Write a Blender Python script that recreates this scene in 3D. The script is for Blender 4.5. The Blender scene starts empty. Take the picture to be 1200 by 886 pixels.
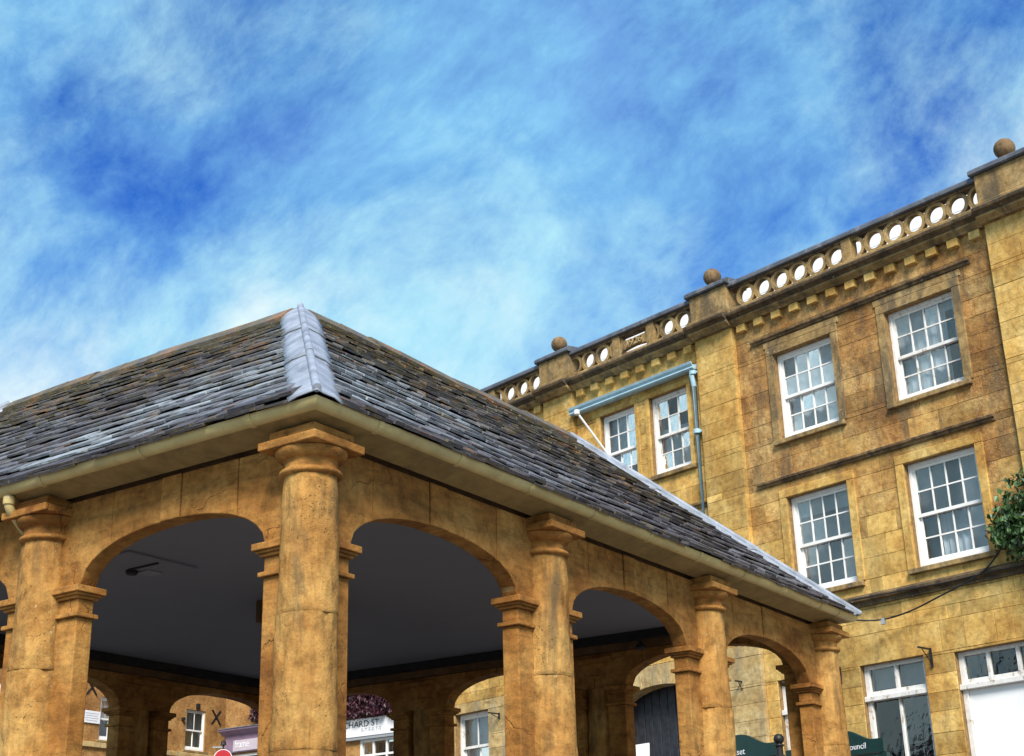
import bpy, bmesh, math, random
from mathutils import Vector, Matrix, noise as mnoise
random.seed(7)
R = math.radians
sc = bpy.context.scene
C = sc.collection

# ------------------------------------------------------------------ camera
CAM = Vector((-6.8548, -6.2323, 1.6)); YAW, PIT, ROL, FPX = R(33.9247), R(21.1285), R(-1.5698), 1701.04
F_ = Vector((math.cos(YAW)*math.cos(PIT), math.sin(YAW)*math.cos(PIT), math.sin(PIT)))
R_ = Vector((math.sin(YAW), -math.cos(YAW), 0)); U_ = R_.cross(F_)
RR = R_*math.cos(ROL) + U_*math.sin(ROL); UU = -R_*math.sin(ROL) + U_*math.cos(ROL)
cd = bpy.data.cameras.new('camera'); cam = bpy.data.objects.new('camera', cd); C.objects.link(cam)
m = Matrix((RR, UU, -F_)).transposed().to_4x4(); m.translation = CAM; cam.matrix_world = m
cd.sensor_fit = 'HORIZONTAL'; cd.sensor_width = 36; cd.lens = FPX/1200*36
cd.clip_start = .05; cd.clip_end = 3000; sc.camera = cam
def pix(p):
    d = Vector(p)-CAM; w = d.dot(F_)
    if w < .1: return (-9e3, -9e3, w)
    return (600+FPX*d.dot(RR)/w, 443-FPX*d.dot(UU)/w, w)

# ------------------------------------------------------------------ light
SUN_AZ = Vector((-.80, -.60, 0)).normalized(); SUN_EL = R(43)
world = bpy.data.worlds.new('World'); sc.world = world; world.use_nodes = True
nt = world.node_tree; nt.nodes.clear()
def nd(nt, t, **k):
    n = nt.nodes.new(t)
    for a, b in k.items():
        if a == 'ins':
            for i, v in b.items(): n.inputs[i].default_value = v
        else: setattr(n, a, b)
    return n
def ramp(nt, src, stops, interp='LINEAR'):
    r = nt.nodes.new('ShaderNodeValToRGB'); r.color_ramp.interpolation = interp
    e = r.color_ramp.elements
    while len(e) < len(stops): e.new(.5)
    for i, (p, c) in enumerate(stops):
        e[i].position = p
        e[i].color = (c, c, c, 1) if isinstance(c, (int, float)) else (*c, 1)
    nt.links.new(src, r.inputs[0]); return r.outputs[0]
def mix(nt, fac, a, b, mode='MIX'):
    n = nt.nodes.new('ShaderNodeMix'); n.data_type = 'RGBA'; n.blend_type = mode
    for s, v in ((n.inputs[0], fac), (n.inputs[6], a), (n.inputs[7], b)):
        if isinstance(v, (int, float)): s.default_value = v
        elif isinstance(v, (tuple, list)): s.default_value = (*v[:3], 1)
        else: nt.links.new(v, s)
    return n.outputs[2]
def mth(nt, op, a, b=0., c=None):
    n = nt.nodes.new('ShaderNodeMath'); n.operation = op
    for s, v in zip(n.inputs, (a, b, c)):
        if v is None: continue
        if isinstance(v, (int, float)): s.default_value = v
        else: nt.links.new(v, s)
    return n.outputs[0]
def noise(nt, vec, scale, detail=6, rough=.55, dist=0., out=0):
    n = nt.nodes.new('ShaderNodeTexNoise')
    for k, v in (('Scale', scale), ('Detail', detail), ('Roughness', rough), ('Distortion', dist)): n.inputs[k].default_value = v
    nt.links.new(vec, n.inputs['Vector']); return n.outputs[out]
def mapping(nt, vec, scale=(1,1,1), rot=(0,0,0), loc=(0,0,0)):
    n = nt.nodes.new('ShaderNodeMapping'); n.inputs['Scale'].default_value = scale
    n.inputs['Rotation'].default_value = rot; n.inputs['Location'].default_value = loc
    nt.links.new(vec, n.inputs['Vector']); return n.outputs[0]

SKY_STRENGTH = .106; SKY_OFF = (-4.0933, 3.0964, 1.9344)
sky = nd(nt, 'ShaderNodeTexSky', sky_type='NISHITA', sun_disc=False, sun_elevation=SUN_EL,
         sun_rotation=math.atan2(SUN_AZ.x, SUN_AZ.y), altitude=60, air_density=1.0, dust_density=.4, ozone_density=3.0)
tc = nd(nt, 'ShaderNodeTexCoord')
# cloud layer: noise on the sky direction, streaks running up to the right
gen = mapping(nt, tc.outputs['Generated'], rot=(0, 0, -YAW), loc=SKY_OFF)      # x ahead, y left, z up
warp = noise(nt, gen, 3.0, 3, .5, 0., out=1)
wv_ = nt.nodes.new('ShaderNodeVectorMath'); wv_.operation = 'MULTIPLY_ADD'; nt.links.new(warp, wv_.inputs[0]); wv_.inputs[1].default_value = (.10, .10, .10); nt.links.new(gen, wv_.inputs[2])
turn = mapping(nt, wv_.outputs[0], rot=(R(-48), 0, 0))      # streaks run from lower left to upper right
st = mapping(nt, turn, scale=(1., 1.30, .78))
big = noise(nt, st, 2.3, 3, .5, .2)
med = noise(nt, st, 7., 10, .66, .1)
fine = noise(nt, mapping(nt, turn, scale=(1, 1.25, .9)), 22., 7, .66, .0)
sxz = nd(nt, 'ShaderNodeSeparateXYZ'); nt.links.new(tc.outputs['Generated'], sxz.inputs[0])
low = mth(nt, 'MULTIPLY', mth(nt, 'SUBTRACT', .42, mth(nt, 'MAXIMUM', sxz.outputs[2], 0.)), .42)   # cloud thickens towards the horizon
dens = mth(nt, 'ADD', low, mth(nt, 'ADD', mth(nt, 'ADD', mth(nt, 'MULTIPLY', big, .46), mth(nt, 'MULTIPLY', med, .46)), mth(nt, 'MULTIPLY', fine, .13)))
mask = ramp(nt, dens, [(.345, 0.), (.42, .36), (.485, .66), (.555, .88), (.64, 1.)])
tone = noise(nt, mapping(nt, gen, loc=(7, 3, 0)), 2.6, 5, .55, .2)
ccol = ramp(nt, mth(nt, 'ADD', mth(nt, 'MULTIPLY', tone, .6), mth(nt, 'MULTIPLY', dens, .5)), [(.41, (.95, 1.95, 4.2)), (.50, (1.3, 3.1, 4.7)), (.57, (2.4, 4.25, 4.9)), (.645, (4.1, 4.95, 5.0))])
hs = nd(nt, 'ShaderNodeHueSaturation', ins={'Saturation': 1.25, 'Value': 1.0}); nt.links.new(sky.outputs[0], hs.inputs['Color'])
blue = mix(nt, 1., hs.outputs[0], (.22, .46, .86), 'MULTIPLY')
bg = nd(nt, 'ShaderNodeBackground', ins={'Strength': SKY_STRENGTH})
nt.links.new(mix(nt, mask, blue, ccol), bg.inputs[0])
wo = nd(nt, 'ShaderNodeOutputWorld'); nt.links.new(bg.outputs[0], wo.inputs[0])

sl = bpy.data.lights.new('sun', 'SUN'); sl.energy = 3.3; sl.angle = R(22); sl.color = (1., .92, .80)
so = bpy.data.objects.new('sun', sl); C.objects.link(so)
sd = Vector((SUN_AZ.x*math.cos(SUN_EL), SUN_AZ.y*math.cos(SUN_EL), math.sin(SUN_EL)))
so.rotation_euler = sd.to_track_quat('Z', 'Y').to_euler(); so.location = (-20, -20, 30)
sc.view_settings.view_transform = 'Standard'; sc.view_settings.look = 'None'
sc.view_settings.exposure = .95; sc.view_settings.gamma = 1

# ------------------------------------------------------------------ helpers
class MB:
    def __init__(s): s.v = []; s.f = []; s.a = []; s.cur = .5
    def add(s, vs, fs, var=None):
        b = len(s.v); s.v += [tuple(v) for v in vs]
        for f in fs: s.f.append(tuple(b+i for i in f)); s.a.append(s.cur if var is None else var)
    def box(s, x0, x1, y0, y1, z0, z1, mp=None, var=None):
        vs = [(x, y, z) for z in (z0, z1) for y in (y0, y1) for x in (x0, x1)]
        if mp: vs = [mp(*v) for v in vs]
        s.add(vs, [(0,2,3,1), (4,5,7,6), (0,1,5,4), (2,6,7,3), (0,4,6,2), (1,3,7,5)], var); return s
    def prism(s, poly, y0, y1, mp=None, var=None):
        """poly in (x, z), counter-clockwise seen from -y; extruded y0..y1"""
        n = len(poly); vs = [(p[0], y0, p[1]) for p in poly]+[(p[0], y1, p[1]) for p in poly]
        if mp: vs = [mp(*v) for v in vs]
        fs = [tuple(range(n)), tuple(range(2*n-1, n-1, -1))]+[(i, n+i, n+(i+1) % n, (i+1) % n) for i in range(n)]
        s.add(vs, fs, var); return s
    def sweepx(s, prof, x0, x1, var=None):
        """profile in (y, z) extruded along x"""
        n = len(prof); vs = [(x0, p[0], p[1]) for p in prof]+[(x1, p[0], p[1]) for p in prof]
        s.add(vs, [tuple(range(n)), tuple(range(2*n-1, n-1, -1))]+[(i, n+i, n+(i+1) % n, (i+1) % n) for i in range(n)], var); return s
    def lathe(s, prof, cx, cy, seg=32, disp=0., seed=0., var=None, caps=True):
        vs = []; n = len(prof)
        for r, z in prof:
            for k in range(seg):
                a = 2*math.pi*k/seg; rr = r
                if disp:
                    p = Vector((math.cos(a)*r*6+seed, math.sin(a)*r*6, z*2.2))
                    rr += disp*(mnoise.fractal(p, .8, 2.1, 5)) - disp*1.8*max(0, mnoise.noise(p*1.9+Vector((9, 2, 4)))-.33)*2
                vs.append((cx+rr*math.cos(a), cy+rr*math.sin(a), z))
        fs = [(i*seg+k, i*seg+(k+1) % seg, (i+1)*seg+(k+1) % seg, (i+1)*seg+k) for i in range(n-1) for k in range(seg)]
        if caps: fs += [tuple(range(seg-1, -1, -1)), tuple(range((n-1)*seg, n*seg))]
        s.add(vs, fs, var); return s
    def tube(s, pts, r, seg=8, var=None):
        pts = [Vector(p) for p in pts]; vs = []
        for i, p in enumerate(pts):
            d = (pts[min(i+1, len(pts)-1)]-pts[max(i-1, 0)]).normalized()
            a = d.cross(Vector((0, 0, 1)))
            if a.length < 1e-3: a = Vector((1, 0, 0))
            a.normalize(); b = d.cross(a)
            for k in range(seg):
                t = 2*math.pi*k/seg; vs.append(p+(a*math.cos(t)+b*math.sin(t))*r)
        n = len(pts)
        fs = [(i*seg+k, (i+1)*seg+k, (i+1)*seg+(k+1) % seg, i*seg+(k+1) % seg) for i in range(n-1) for k in range(seg)]
        fs += [tuple(range(seg)), tuple(range(n*seg-1, (n-1)*seg-1, -1))]
        s.add(vs, fs, var); return s
    def ring(s, cx, cz, ro, ri, y0, y1, seg=28, var=None):
        vs = []
        for r, y in ((ro, y1), (ri, y1), (ri, y0), (ro, y0)):
            for k in range(seg):
                a = 2*math.pi*k/seg; vs.append((cx+r*math.cos(a), y, cz+r*math.sin(a)))
        fs = [(i*seg+k, ((i+1) % 4)*seg+k, ((i+1) % 4)*seg+(k+1) % seg, i*seg+(k+1) % seg) for i in range(4) for k in range(seg)]
        s.add(vs, fs, var); return s
    def build(s, name, mat, parent=None, smooth=False, bevel=0., seg=1, fix=True):
        me = bpy.data.meshes.new(name); me.from_pydata(s.v, [], s.f)
        at = me.attributes.new('var', 'FLOAT', 'FACE'); at.data.foreach_set('value', s.a)
        if bevel or fix:
            bm = bmesh.new(); bm.from_mesh(me)
            if fix: bmesh.ops.recalc_face_normals(bm, faces=bm.faces)
            if bevel:
                es = [e for e in bm.edges if len(e.link_faces) == 2 and e.calc_face_angle(0) > R(25)]
                bmesh.ops.bevel(bm, geom=es, offset=bevel, segments=seg, affect='EDGES', profile=.5, clamp_overlap=True)
            bm.to_mesh(me); bm.free()
        if smooth:
            me.polygons.foreach_set('use_smooth', [True]*len(me.polygons))
        me.materials.append(mat)
        o = bpy.data.objects.new(name, me); C.objects.link(o)
        if parent: o.parent = parent
        return o
def smooth_by_angle(o, ang=40):
    me = o.data
    me.polygons.foreach_set('use_smooth', [True]*len(me.polygons))
    bm = bmesh.new(); bm.from_mesh(me)
    for e in bm.edges:
        if len(e.link_faces) == 2 and e.calc_face_angle(0) > R(ang): e.smooth = False
    bm.to_mesh(me); bm.free(); return o
def tag(o, label, cat=None, group=None, kind=None):
    if label: o['label'] = label
    if cat: o['category'] = cat
    if group: o['group'] = group
    if kind: o['kind'] = kind
    return o
def empty(name, loc=(0, 0, 0), rz=0):
    o = bpy.data.objects.new(name, None); C.objects.link(o); o.location = loc; o.rotation_euler = (0, 0, rz)
    o.empty_display_size = .2; return o
def text_mesh(name, s, size, mat, parent, mtx, ext=.004, sx=1.0, align='CENTER'):
    cu = bpy.data.curves.new(name, 'FONT'); cu.body = s; cu.size = size; cu.extrude = ext; cu.align_x = align; cu.resolution_u = 3
    t = bpy.data.objects.new(name+'_tmp', cu); C.objects.link(t)
    dg = bpy.context.evaluated_depsgraph_get(); me = bpy.data.meshes.new_from_object(t.evaluated_get(dg))
    bpy.data.objects.remove(t); bpy.data.curves.remove(cu)
    me.transform(mtx @ Matrix.Diagonal((sx, 1, 1, 1))); me.materials.clear(); me.materials.append(mat)
    o = bpy.data.objects.new(name, me); C.objects.link(o); o.parent = parent; return o

# ------------------------------------------------------------------ materials
def newmat(name):
    mt = bpy.data.materials.new(name); mt.use_nodes = True; n = mt.node_tree
    b = n.nodes['Principled BSDF']; return mt, n, b
def geo(nt): return nt.nodes.new('ShaderNodeNewGeometry').outputs['Position']
def attr(nt, name='var'):
    a = nt.nodes.new('ShaderNodeAttribute'); a.attribute_name = name; return a.outputs['Fac']
def bump(nt, b, h, strength, dist=.01):
    n = nt.nodes.new('ShaderNodeBump'); n.inputs['Strength'].default_value = strength; n.inputs['Distance'].default_value = dist
    nt.links.new(h, n.inputs['Height']); nt.links.new(n.outputs[0], b.inputs['Normal'])
def stone(name, c, stain=(.10, .085, .045), stain_amt=.5, stain_lo=.52, lichen=.5, crack=.0, bscale=1., streak=(4.5, 4.5, .55), var=.35, lich_col=(.62, .58, .46), pit=.6, rough=.9, bedc=.12, beds=(1.3, 1.3, 11.), patch=.6, patch_col=(.62, .55, .50)):
    mt, n, b = newmat(name); L = n.links.new; p = geo(n)
    a = noise(n, p, 1.6, 7, .62, .3)
    base = ramp(n, a, [(.30, c[0]), (.48, c[1]), (.66, c[2])])
    g = noise(n, p, 11., 8, .68)
    base = mix(n, 1., base, ramp(n, g, [(.28, .58), (.5, 1.0), (.72, 1.28)]), 'MULTIPLY')
    bed = noise(n, mapping(n, p, scale=beds), 1.4, 6, .65, 1.2)           # bedding lines of the stone
    base = mix(n, 1., base, ramp(n, bed, [(.32, 1-bedc), (.5, 1.0), (.7, 1+bedc*.6)]), 'MULTIPLY')
    pt = noise(n, p, 4.6, 6, .7, .5)
    base = mix(n, mth(n, 'MULTIPLY', ramp(n, pt, [(.50, 0.), (.64, 1.)]), patch), base, mix(n, 1., base, patch_col, 'MULTIPLY'))
    v = attr(n)
    base = mix(n, 1., base, ramp(n, v, [(0., 1-var), (.5, 1.), (1., 1+var)]), 'MULTIPLY')
    s = noise(n, mapping(n, p, scale=streak), 1.0, 7, .65, .4)
    base = mix(n, mth(n, 'MULTIPLY', ramp(n, s, [(stain_lo, 0.), (stain_lo+.16, 1.)]), stain_amt), base, stain)
    li = noise(n, p, 30., 4, .6); lm = noise(n, p, 2.3, 3, .5)
    lf = mth(n, 'MULTIPLY', ramp(n, li, [(.64, 0.), (.70, 1.)]), ramp(n, lm, [(.45, 0.), (.62, 1.)]))
    base = mix(n, mth(n, 'MULTIPLY', lf, lichen), base, lich_col)
    vo = n.nodes.new('ShaderNodeTexVoronoi'); vo.inputs['Scale'].default_value = 34.; wp = n.nodes.new('ShaderNodeVectorMath'); wp.operation = 'MULTIPLY_ADD'; L(noise(n, p, 14., 4, .6, 0., out=1), wp.inputs[0]); wp.inputs[1].default_value = (.09, .09, .09); L(p, wp.inputs[2]); L(wp.outputs[0], vo.inputs['Vector'])
    pm = mth(n, 'MULTIPLY', ramp(n, vo.outputs['Distance'], [(.10, 1.), (.22, 0.)]), ramp(n, noise(n, p, 3.7, 4, .6), [(.52, 0.), (.60, 1.)]))
    base = mix(n, mth(n, 'MULTIPLY', pm, pit), base, (.06, .035, .015))
    h = mth(n, 'ADD', mth(n, 'MULTIPLY', g, .55), mth(n, 'MULTIPLY', noise(n, p, 48., 6, .7), .28))
    h = mth(n, 'ADD', h, mth(n, 'MULTIPLY', bed, .15)); h = mth(n, 'SUBTRACT', h, mth(n, 'MULTIPLY', pm, .5))
    if crack:
        wv = n.nodes.new('ShaderNodeVectorMath'); wv.operation = 'ADD'
        L(p, wv.inputs[0]); wn = n.nodes.new('ShaderNodeTexNoise'); wn.inputs['Scale'].default_value = 4.; wn.inputs['Detail'].default_value = 5; L(p, wn.inputs['Vector'])
        ws = n.nodes.new('ShaderNodeVectorMath'); ws.operation = 'SCALE'; ws.inputs['Scale'].default_value = .35; L(wn.outputs['Color'], ws.inputs[0]); L(ws.outputs[0], wv.inputs[1])
        vc = n.nodes.new('ShaderNodeTexVoronoi'); vc.feature = 'DISTANCE_TO_EDGE'; vc.inputs['Scale'].default_value = 1.25; L(wv.outputs[0], vc.inputs['Vector'])
        cm = mth(n, 'MULTIPLY', ramp(n, vc.outputs['Distance'], [(.0015, 1.), (.0055, 0.)]), ramp(n, noise(n, p, 2.7, 3, .5), [(.52, 0.), (.62, 1.)]))
        base = mix(n, mth(n, 'MULTIPLY', cm, crack), base, (.05, .028, .012)); h = mth(n, 'SUBTRACT', h, mth(n, 'MULTIPLY', cm, .8))
    L(base, b.inputs['Base Color']); b.inputs['Roughness'].default_value = rough; b.inputs['Specular IOR Level'].default_value = .2
    bump(n, b, h, .75*bscale, .022*bscale); return mt
def plain(name, col, rough=.5, metal=0., vary=.12, scale=6., bmp=.1, wear=None, spec=.4):
    mt, n, b = newmat(name); p = geo(n); a = noise(n, p, scale, 6, .6)
    base = mix(n, 1., (*col,), ramp(n, a, [(.3, 1-vary*1.6), (.55, 1.), (.75, 1+vary)]), 'MULTIPLY')
    if wear:
        w = noise(n, mapping(n, p, scale=(1, 1, .6)), wear[1], 6, .7)
        base = mix(n, ramp(n, w, [(wear[2], 0.), (wear[2]+.08, wear[3])]), base, wear[0])
    n.links.new(base, b.inputs['Base Color']); b.inputs['Roughness'].default_value = rough; b.inputs['Metallic'].default_value = metal
    b.inputs['Specular IOR Level'].default_value = spec
    if bmp: bump(n, b, noise(n, p, scale*5, 5, .6), bmp, .006)
    return mt
M = {}
HAM = [(.205, .080, .019), (.325, .148, .036), (.44, .235, .067)]
M['ham'] = stone('ham_stone', HAM, stain=(.13, .075, .03), stain_amt=.45, stain_lo=.55, lichen=.35, crack=.16, pit=.35, bedc=.30, beds=(1.6, 1.6, 9.), lich_col=(.58, .45, .22), var=.16)
M['ham_column'] = stone('ham_stone_column', [(.23, .105, .027), (.37, .190, .052), (.50, .30, .095)], stain=(.085, .07, .04), stain_amt=.75, stain_lo=.53, lichen=.6, crack=.0, pit=.5, bedc=.26, beds=(9., 9., 1.1), patch=.75, bscale=1.15, streak=(5., 5., .8), lich_col=(.55, .47, .26), var=.12)
M['mortar'] = plain('mortar', (.27, .165, .065), .95, vary=.3, scale=14, bmp=.4)
BUF = [(.36, .185, .045), (.53, .33, .095), (.65, .46, .165)]
M['buff'] = stone('buff_ashlar', BUF, stain=(.25, .165, .07), stain_amt=.5, stain_lo=.52, lichen=.5, var=.30, bscale=1.0, patch=.45)
M['pale'] = stone('pale_ashlar', [(.33, .21, .08), (.47, .33, .14), (.55, .43, .22)], stain=(.22, .20, .15), stain_amt=.6, stain_lo=.48, lichen=.2, var=.16, bscale=.7)
M['weathered'] = stone('weathered_ashlar', [(.26, .118, .038), (.40, .215, .07), (.52, .34, .135)], stain=(.12, .085, .05), stain_amt=.75, stain_lo=.49, lichen=1., var=.30, bscale=1.6, patch=.8, patch_col=(.60, .57, .57), streak=(3.2, 3.2, .9), lich_col=(.6, .57, .47))
M['trim'] = stone('trim_stone', [(.20, .13, .055), (.33, .22, .09), (.42, .30, .14)], stain=(.085, .07, .05), stain_amt=.8, stain_lo=.46, lichen=.8, var=.16, bscale=1.1, streak=(3., 3., 1.2))
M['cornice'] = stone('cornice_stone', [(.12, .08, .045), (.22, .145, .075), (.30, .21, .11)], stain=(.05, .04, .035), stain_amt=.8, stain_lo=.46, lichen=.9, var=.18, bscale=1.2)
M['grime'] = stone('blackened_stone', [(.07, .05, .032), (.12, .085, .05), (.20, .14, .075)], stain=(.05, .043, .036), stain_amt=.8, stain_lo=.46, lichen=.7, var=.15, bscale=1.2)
M['mid'] = stone('half_weathered_ashlar', [(.30, .145, .042), (.45, .262, .082), (.58, .395, .15)], stain=(.17, .12, .06), stain_amt=.6, stain_lo=.51, lichen=.7, var=.3, bscale=1.3, patch=.65)
M['render'] = stone('orange_rubble', [(.25, .12, .04), (.36, .19, .065), (.46, .27, .10)], stain=(.24, .15, .07), stain_amt=.4, lichen=.5, var=.1, bscale=1.4)
def slate_mat():
    mt, n, b = newmat('stone_slate'); L = n.links.new; p = geo(n); v = attr(n)
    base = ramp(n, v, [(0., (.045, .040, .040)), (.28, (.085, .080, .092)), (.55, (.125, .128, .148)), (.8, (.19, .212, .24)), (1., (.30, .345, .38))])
    g = noise(n, p, 16., 7, .68)
    base = mix(n, 1., base, ramp(n, g, [(.28, .5), (.5, 1.), (.74, 1.45)]), 'MULTIPLY')
    br = noise(n, p, 2.1, 5, .6, .3)
    base = mix(n, ramp(n, br, [(.5, 0.), (.68, .55)]), base, (.085, .060, .038))
    sz = n.nodes.new('ShaderNodeSeparateXYZ'); L(p, sz.inputs[0])
    up = mth(n, 'MULTIPLY', mth(n, 'SUBTRACT', sz.outputs[2], 4.9), .125)                   # lichen grows thicker up by the ridge
    lo = mth(n, 'MAXIMUM', mth(n, 'MULTIPLY', mth(n, 'SUBTRACT', 5.15, sz.outputs[2]), .35), 0.)
    ln = mth(n, 'ADD', mth(n, 'ADD', noise(n, p, 5.5, 8, .7), up), lo)
    lf = noise(n, p, 38., 4, .6)
    lk = mth(n, 'MULTIPLY', ramp(n, ln, [(.60, 0.), (.74, .85)]), ramp(n, lf, [(.38, .25), (.58, 1.)]))
    lcol = ramp(n, noise(n, p, 3.1, 3, .5), [(.40, (.13, .11, .04)), (.54, (.20, .15, .05)), (.66, (.34, .16, .035))])
    base = mix(n, lk, base, lcol)
    sp = ramp(n, noise(n, p, 55., 3, .6), [(.67, 0.), (.73, .7)])
    base = mix(n, sp, base, (.33, .33, .32))
    L(base, b.inputs['Base Color']); L(ramp(n, g, [(.3, .42), (.7, .68)]), b.inputs['Roughness']); b.inputs['Specular IOR Level'].default_value = .5
    bump(n, b, mth(n, 'ADD', g, mth(n, 'MULTIPLY', noise(n, p, 60., 5, .7), .4)), .7, .015); return mt
M['slate'] = slate_mat()
M['lead'] = plain('lead_sheet', (.29, .33, .39), .5, vary=.32, scale=5, bmp=.25, spec=.6, wear=((.40, .44, .52), 7., .56, .6))
M['leadroof'] = plain('lead_roof_dark', (.10, .11, .13), .5, vary=.3, scale=3, bmp=.2, spec=.5, wear=((.24, .25, .27), 4., .55, .5))
M['gutter'] = plain('ochre_painted_gutter', (.56, .44, .19), .38, vary=.14, scale=5, bmp=.08, wear=((.36, .27, .12), 6., .60, .4))
M['soffit'] = plain('ochre_painted_board', (.30, .215, .085), .6, vary=.22, scale=7, bmp=.2, wear=((.20, .15, .08), 5., .55, .5))
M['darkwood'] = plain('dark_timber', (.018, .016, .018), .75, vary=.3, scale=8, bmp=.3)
M['ceiling'] = plain('grey_painted_ceiling', (.235, .24, .275), .85, vary=.03, scale=1.0, bmp=0)
M['shade_stone'] = plain('shaded_inner_stone', (.14, .075, .03), .9, vary=.3, scale=5, bmp=.5)  # darker copy of the stone, inner shade put into its colour
M['white'] = plain('white_paint', (.80, .80, .78), .45, vary=.06, scale=4, bmp=.06, wear=((.50, .47, .42), 14., .64, .6))
M['whiteclean'] = plain('white_board', (.86, .87, .88), .5, vary=.03, scale=2, bmp=.03)
M['peel'] = plain('peeling_white_paint', (.74, .73, .70), .6, vary=.10, scale=9, bmp=.3, wear=((.36, .28, .20), 9., .56, .8))
M['bluepaint'] = plain('pale_blue_painted_iron', (.36, .55, .65), .45, vary=.12, scale=6, bmp=.1, wear=((.22, .33, .40), 8., .62, .5))
M['iron'] = plain('black_iron', (.015, .015, .017), .5, vary=.3, scale=8, bmp=.2)
M['green'] = plain('dark_green_paint', (.004, .030, .026), .35, vary=.15, scale=6, bmp=.05, spec=.5)
M['mauve'] = plain('mauve_paint', (.23, .16, .24), .5, vary=.1, scale=4, bmp=.05)
M['mauvelight'] = plain('pale_mauve_panel', (.48, .43, .50), .5, vary=.08, scale=4, bmp=.05)
M['red'] = plain('sign_red', (.42, .012, .02), .4, vary=.08, scale=4, bmp=0)
M['black'] = plain('black_lettering', (.012, .012, .014), .5, vary=.1, bmp=0)
M['greytext'] = plain('grey_lettering', (.28, .31, .34), .5, vary=.1, bmp=0)
M['signwhite'] = plain('white_sign', (.74, .76, .80), .4, vary=.04, scale=2, bmp=0)
M['curtain'] = plain('net_curtain', (.60, .62, .66), .9, vary=.25, scale=3, bmp=.3)
M['screen'] = plain('grey_screen', (.30, .305, .33), .8, vary=.15, scale=3, bmp=.1)
M['net'] = plain('white_net_curtain', (.80, .82, .84), .9, vary=.10, scale=3, bmp=.2)
M['blind'] = plain('grey_blind', (.50, .51, .53), .8, vary=.10, scale=2, bmp=.1)
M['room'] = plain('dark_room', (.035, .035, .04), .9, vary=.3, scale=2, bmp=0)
M['timberdoor'] = plain('dark_door_boards', (.022, .024, .032), .6, vary=.4, scale=9, bmp=.3)
M['paving'] = plain('street_paving', (.17, .165, .16), .9, vary=.25, scale=1.5, bmp=.4)
M['flag'] = plain('worn_flagstones', (.15, .135, .115), .85, vary=.3, scale=2, bmp=.4)
M['bark'] = plain('plant_stem', (.08, .055, .035), .9, vary=.3, scale=20, bmp=.5)
M['rooftile'] = plain('far_roof_slates', (.10, .09, .10), .7, vary=.35, scale=4, bmp=.5)
def glass_mat():
    mt, n, b = newmat('old_window_glass'); L = n.links.new; p = geo(n); v = attr(n)
    n.nodes.remove(b); out = [x for x in n.nodes if x.type == 'OUTPUT_MATERIAL'][0]
    gl = n.nodes.new('ShaderNodeBsdfGlossy'); gl.inputs['Roughness'].default_value = .03; gl.inputs['Color'].default_value = (.85, .85, .85, 1)
    tr = n.nodes.new('ShaderNodeBsdfTransparent'); tr.inputs['Color'].default_value = (.72, .78, .80, 1)
    bp = n.nodes.new('ShaderNodeBump'); bp.inputs['Strength'].default_value = .35; bp.inputs['Distance'].default_value = .02
    L(noise(n, mapping(n, p, scale=(1, 1, .8)), 7., 3, .5, .6), bp.inputs['Height']); L(bp.outputs[0], gl.inputs['Normal'])
    fr = n.nodes.new('ShaderNodeFresnel'); fr.inputs['IOR'].default_value = 1.5
    f = mth(n, 'ADD', mth(n, 'MULTIPLY', fr.outputs[0], 1.5), ramp(n, v, [(0, .03), (1, .10)]))
    ms = n.nodes.new('ShaderNodeMixShader'); L(mth(n, 'MINIMUM', f, .95), ms.inputs[0]); L(tr.outputs[0], ms.inputs[1]); L(gl.outputs[0], ms.inputs[2]); L(ms.outputs[0], out.inputs[0])
    return mt
M['glass'] = glass_mat()
def sheet_mat():
    mt, n, b = newmat('translucent_white_sheet'); L = n.links.new; out = [x for x in n.nodes if x.type == 'OUTPUT_MATERIAL'][0]; n.nodes.remove(b)
    a = n.nodes.new('ShaderNodeBsdfTranslucent'); d = n.nodes.new('ShaderNodeBsdfDiffuse'); c = ramp(n, noise(n, geo(n), 3., 4, .5), [(.3, (.90, .91, .92)), (.7, (.95, .96, .97))])
    L(c, a.inputs[0]); L(c, d.inputs[0]); m_ = n.nodes.new('ShaderNodeMixShader'); m_.inputs[0].default_value = .5
    L(a.outputs[0], m_.inputs[1]); L(d.outputs[0], m_.inputs[2]); L(m_.outputs[0], out.inputs[0]); return mt
M['sheet'] = sheet_mat()
def leaf_mat(name, cols, rough=.5):
    mt, n, b = newmat(name); v = attr(n)
    n.links.new(ramp(n, v, [(i/(len(cols)-1), c) for i, c in enumerate(cols)]), b.inputs['Base Color']); b.inputs['Roughness'].default_value = rough
    b.inputs['Subsurface Weight'].default_value = 0.; return mt
M['leaf'] = leaf_mat('green_leaves', [(.012, .035, .012), (.035, .085, .022), (.08, .16, .04)])
M['redleaf'] = leaf_mat('red_creeper_leaves', [(.018, .004, .010), (.045, .008, .018), (.10, .022, .035)])

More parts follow.
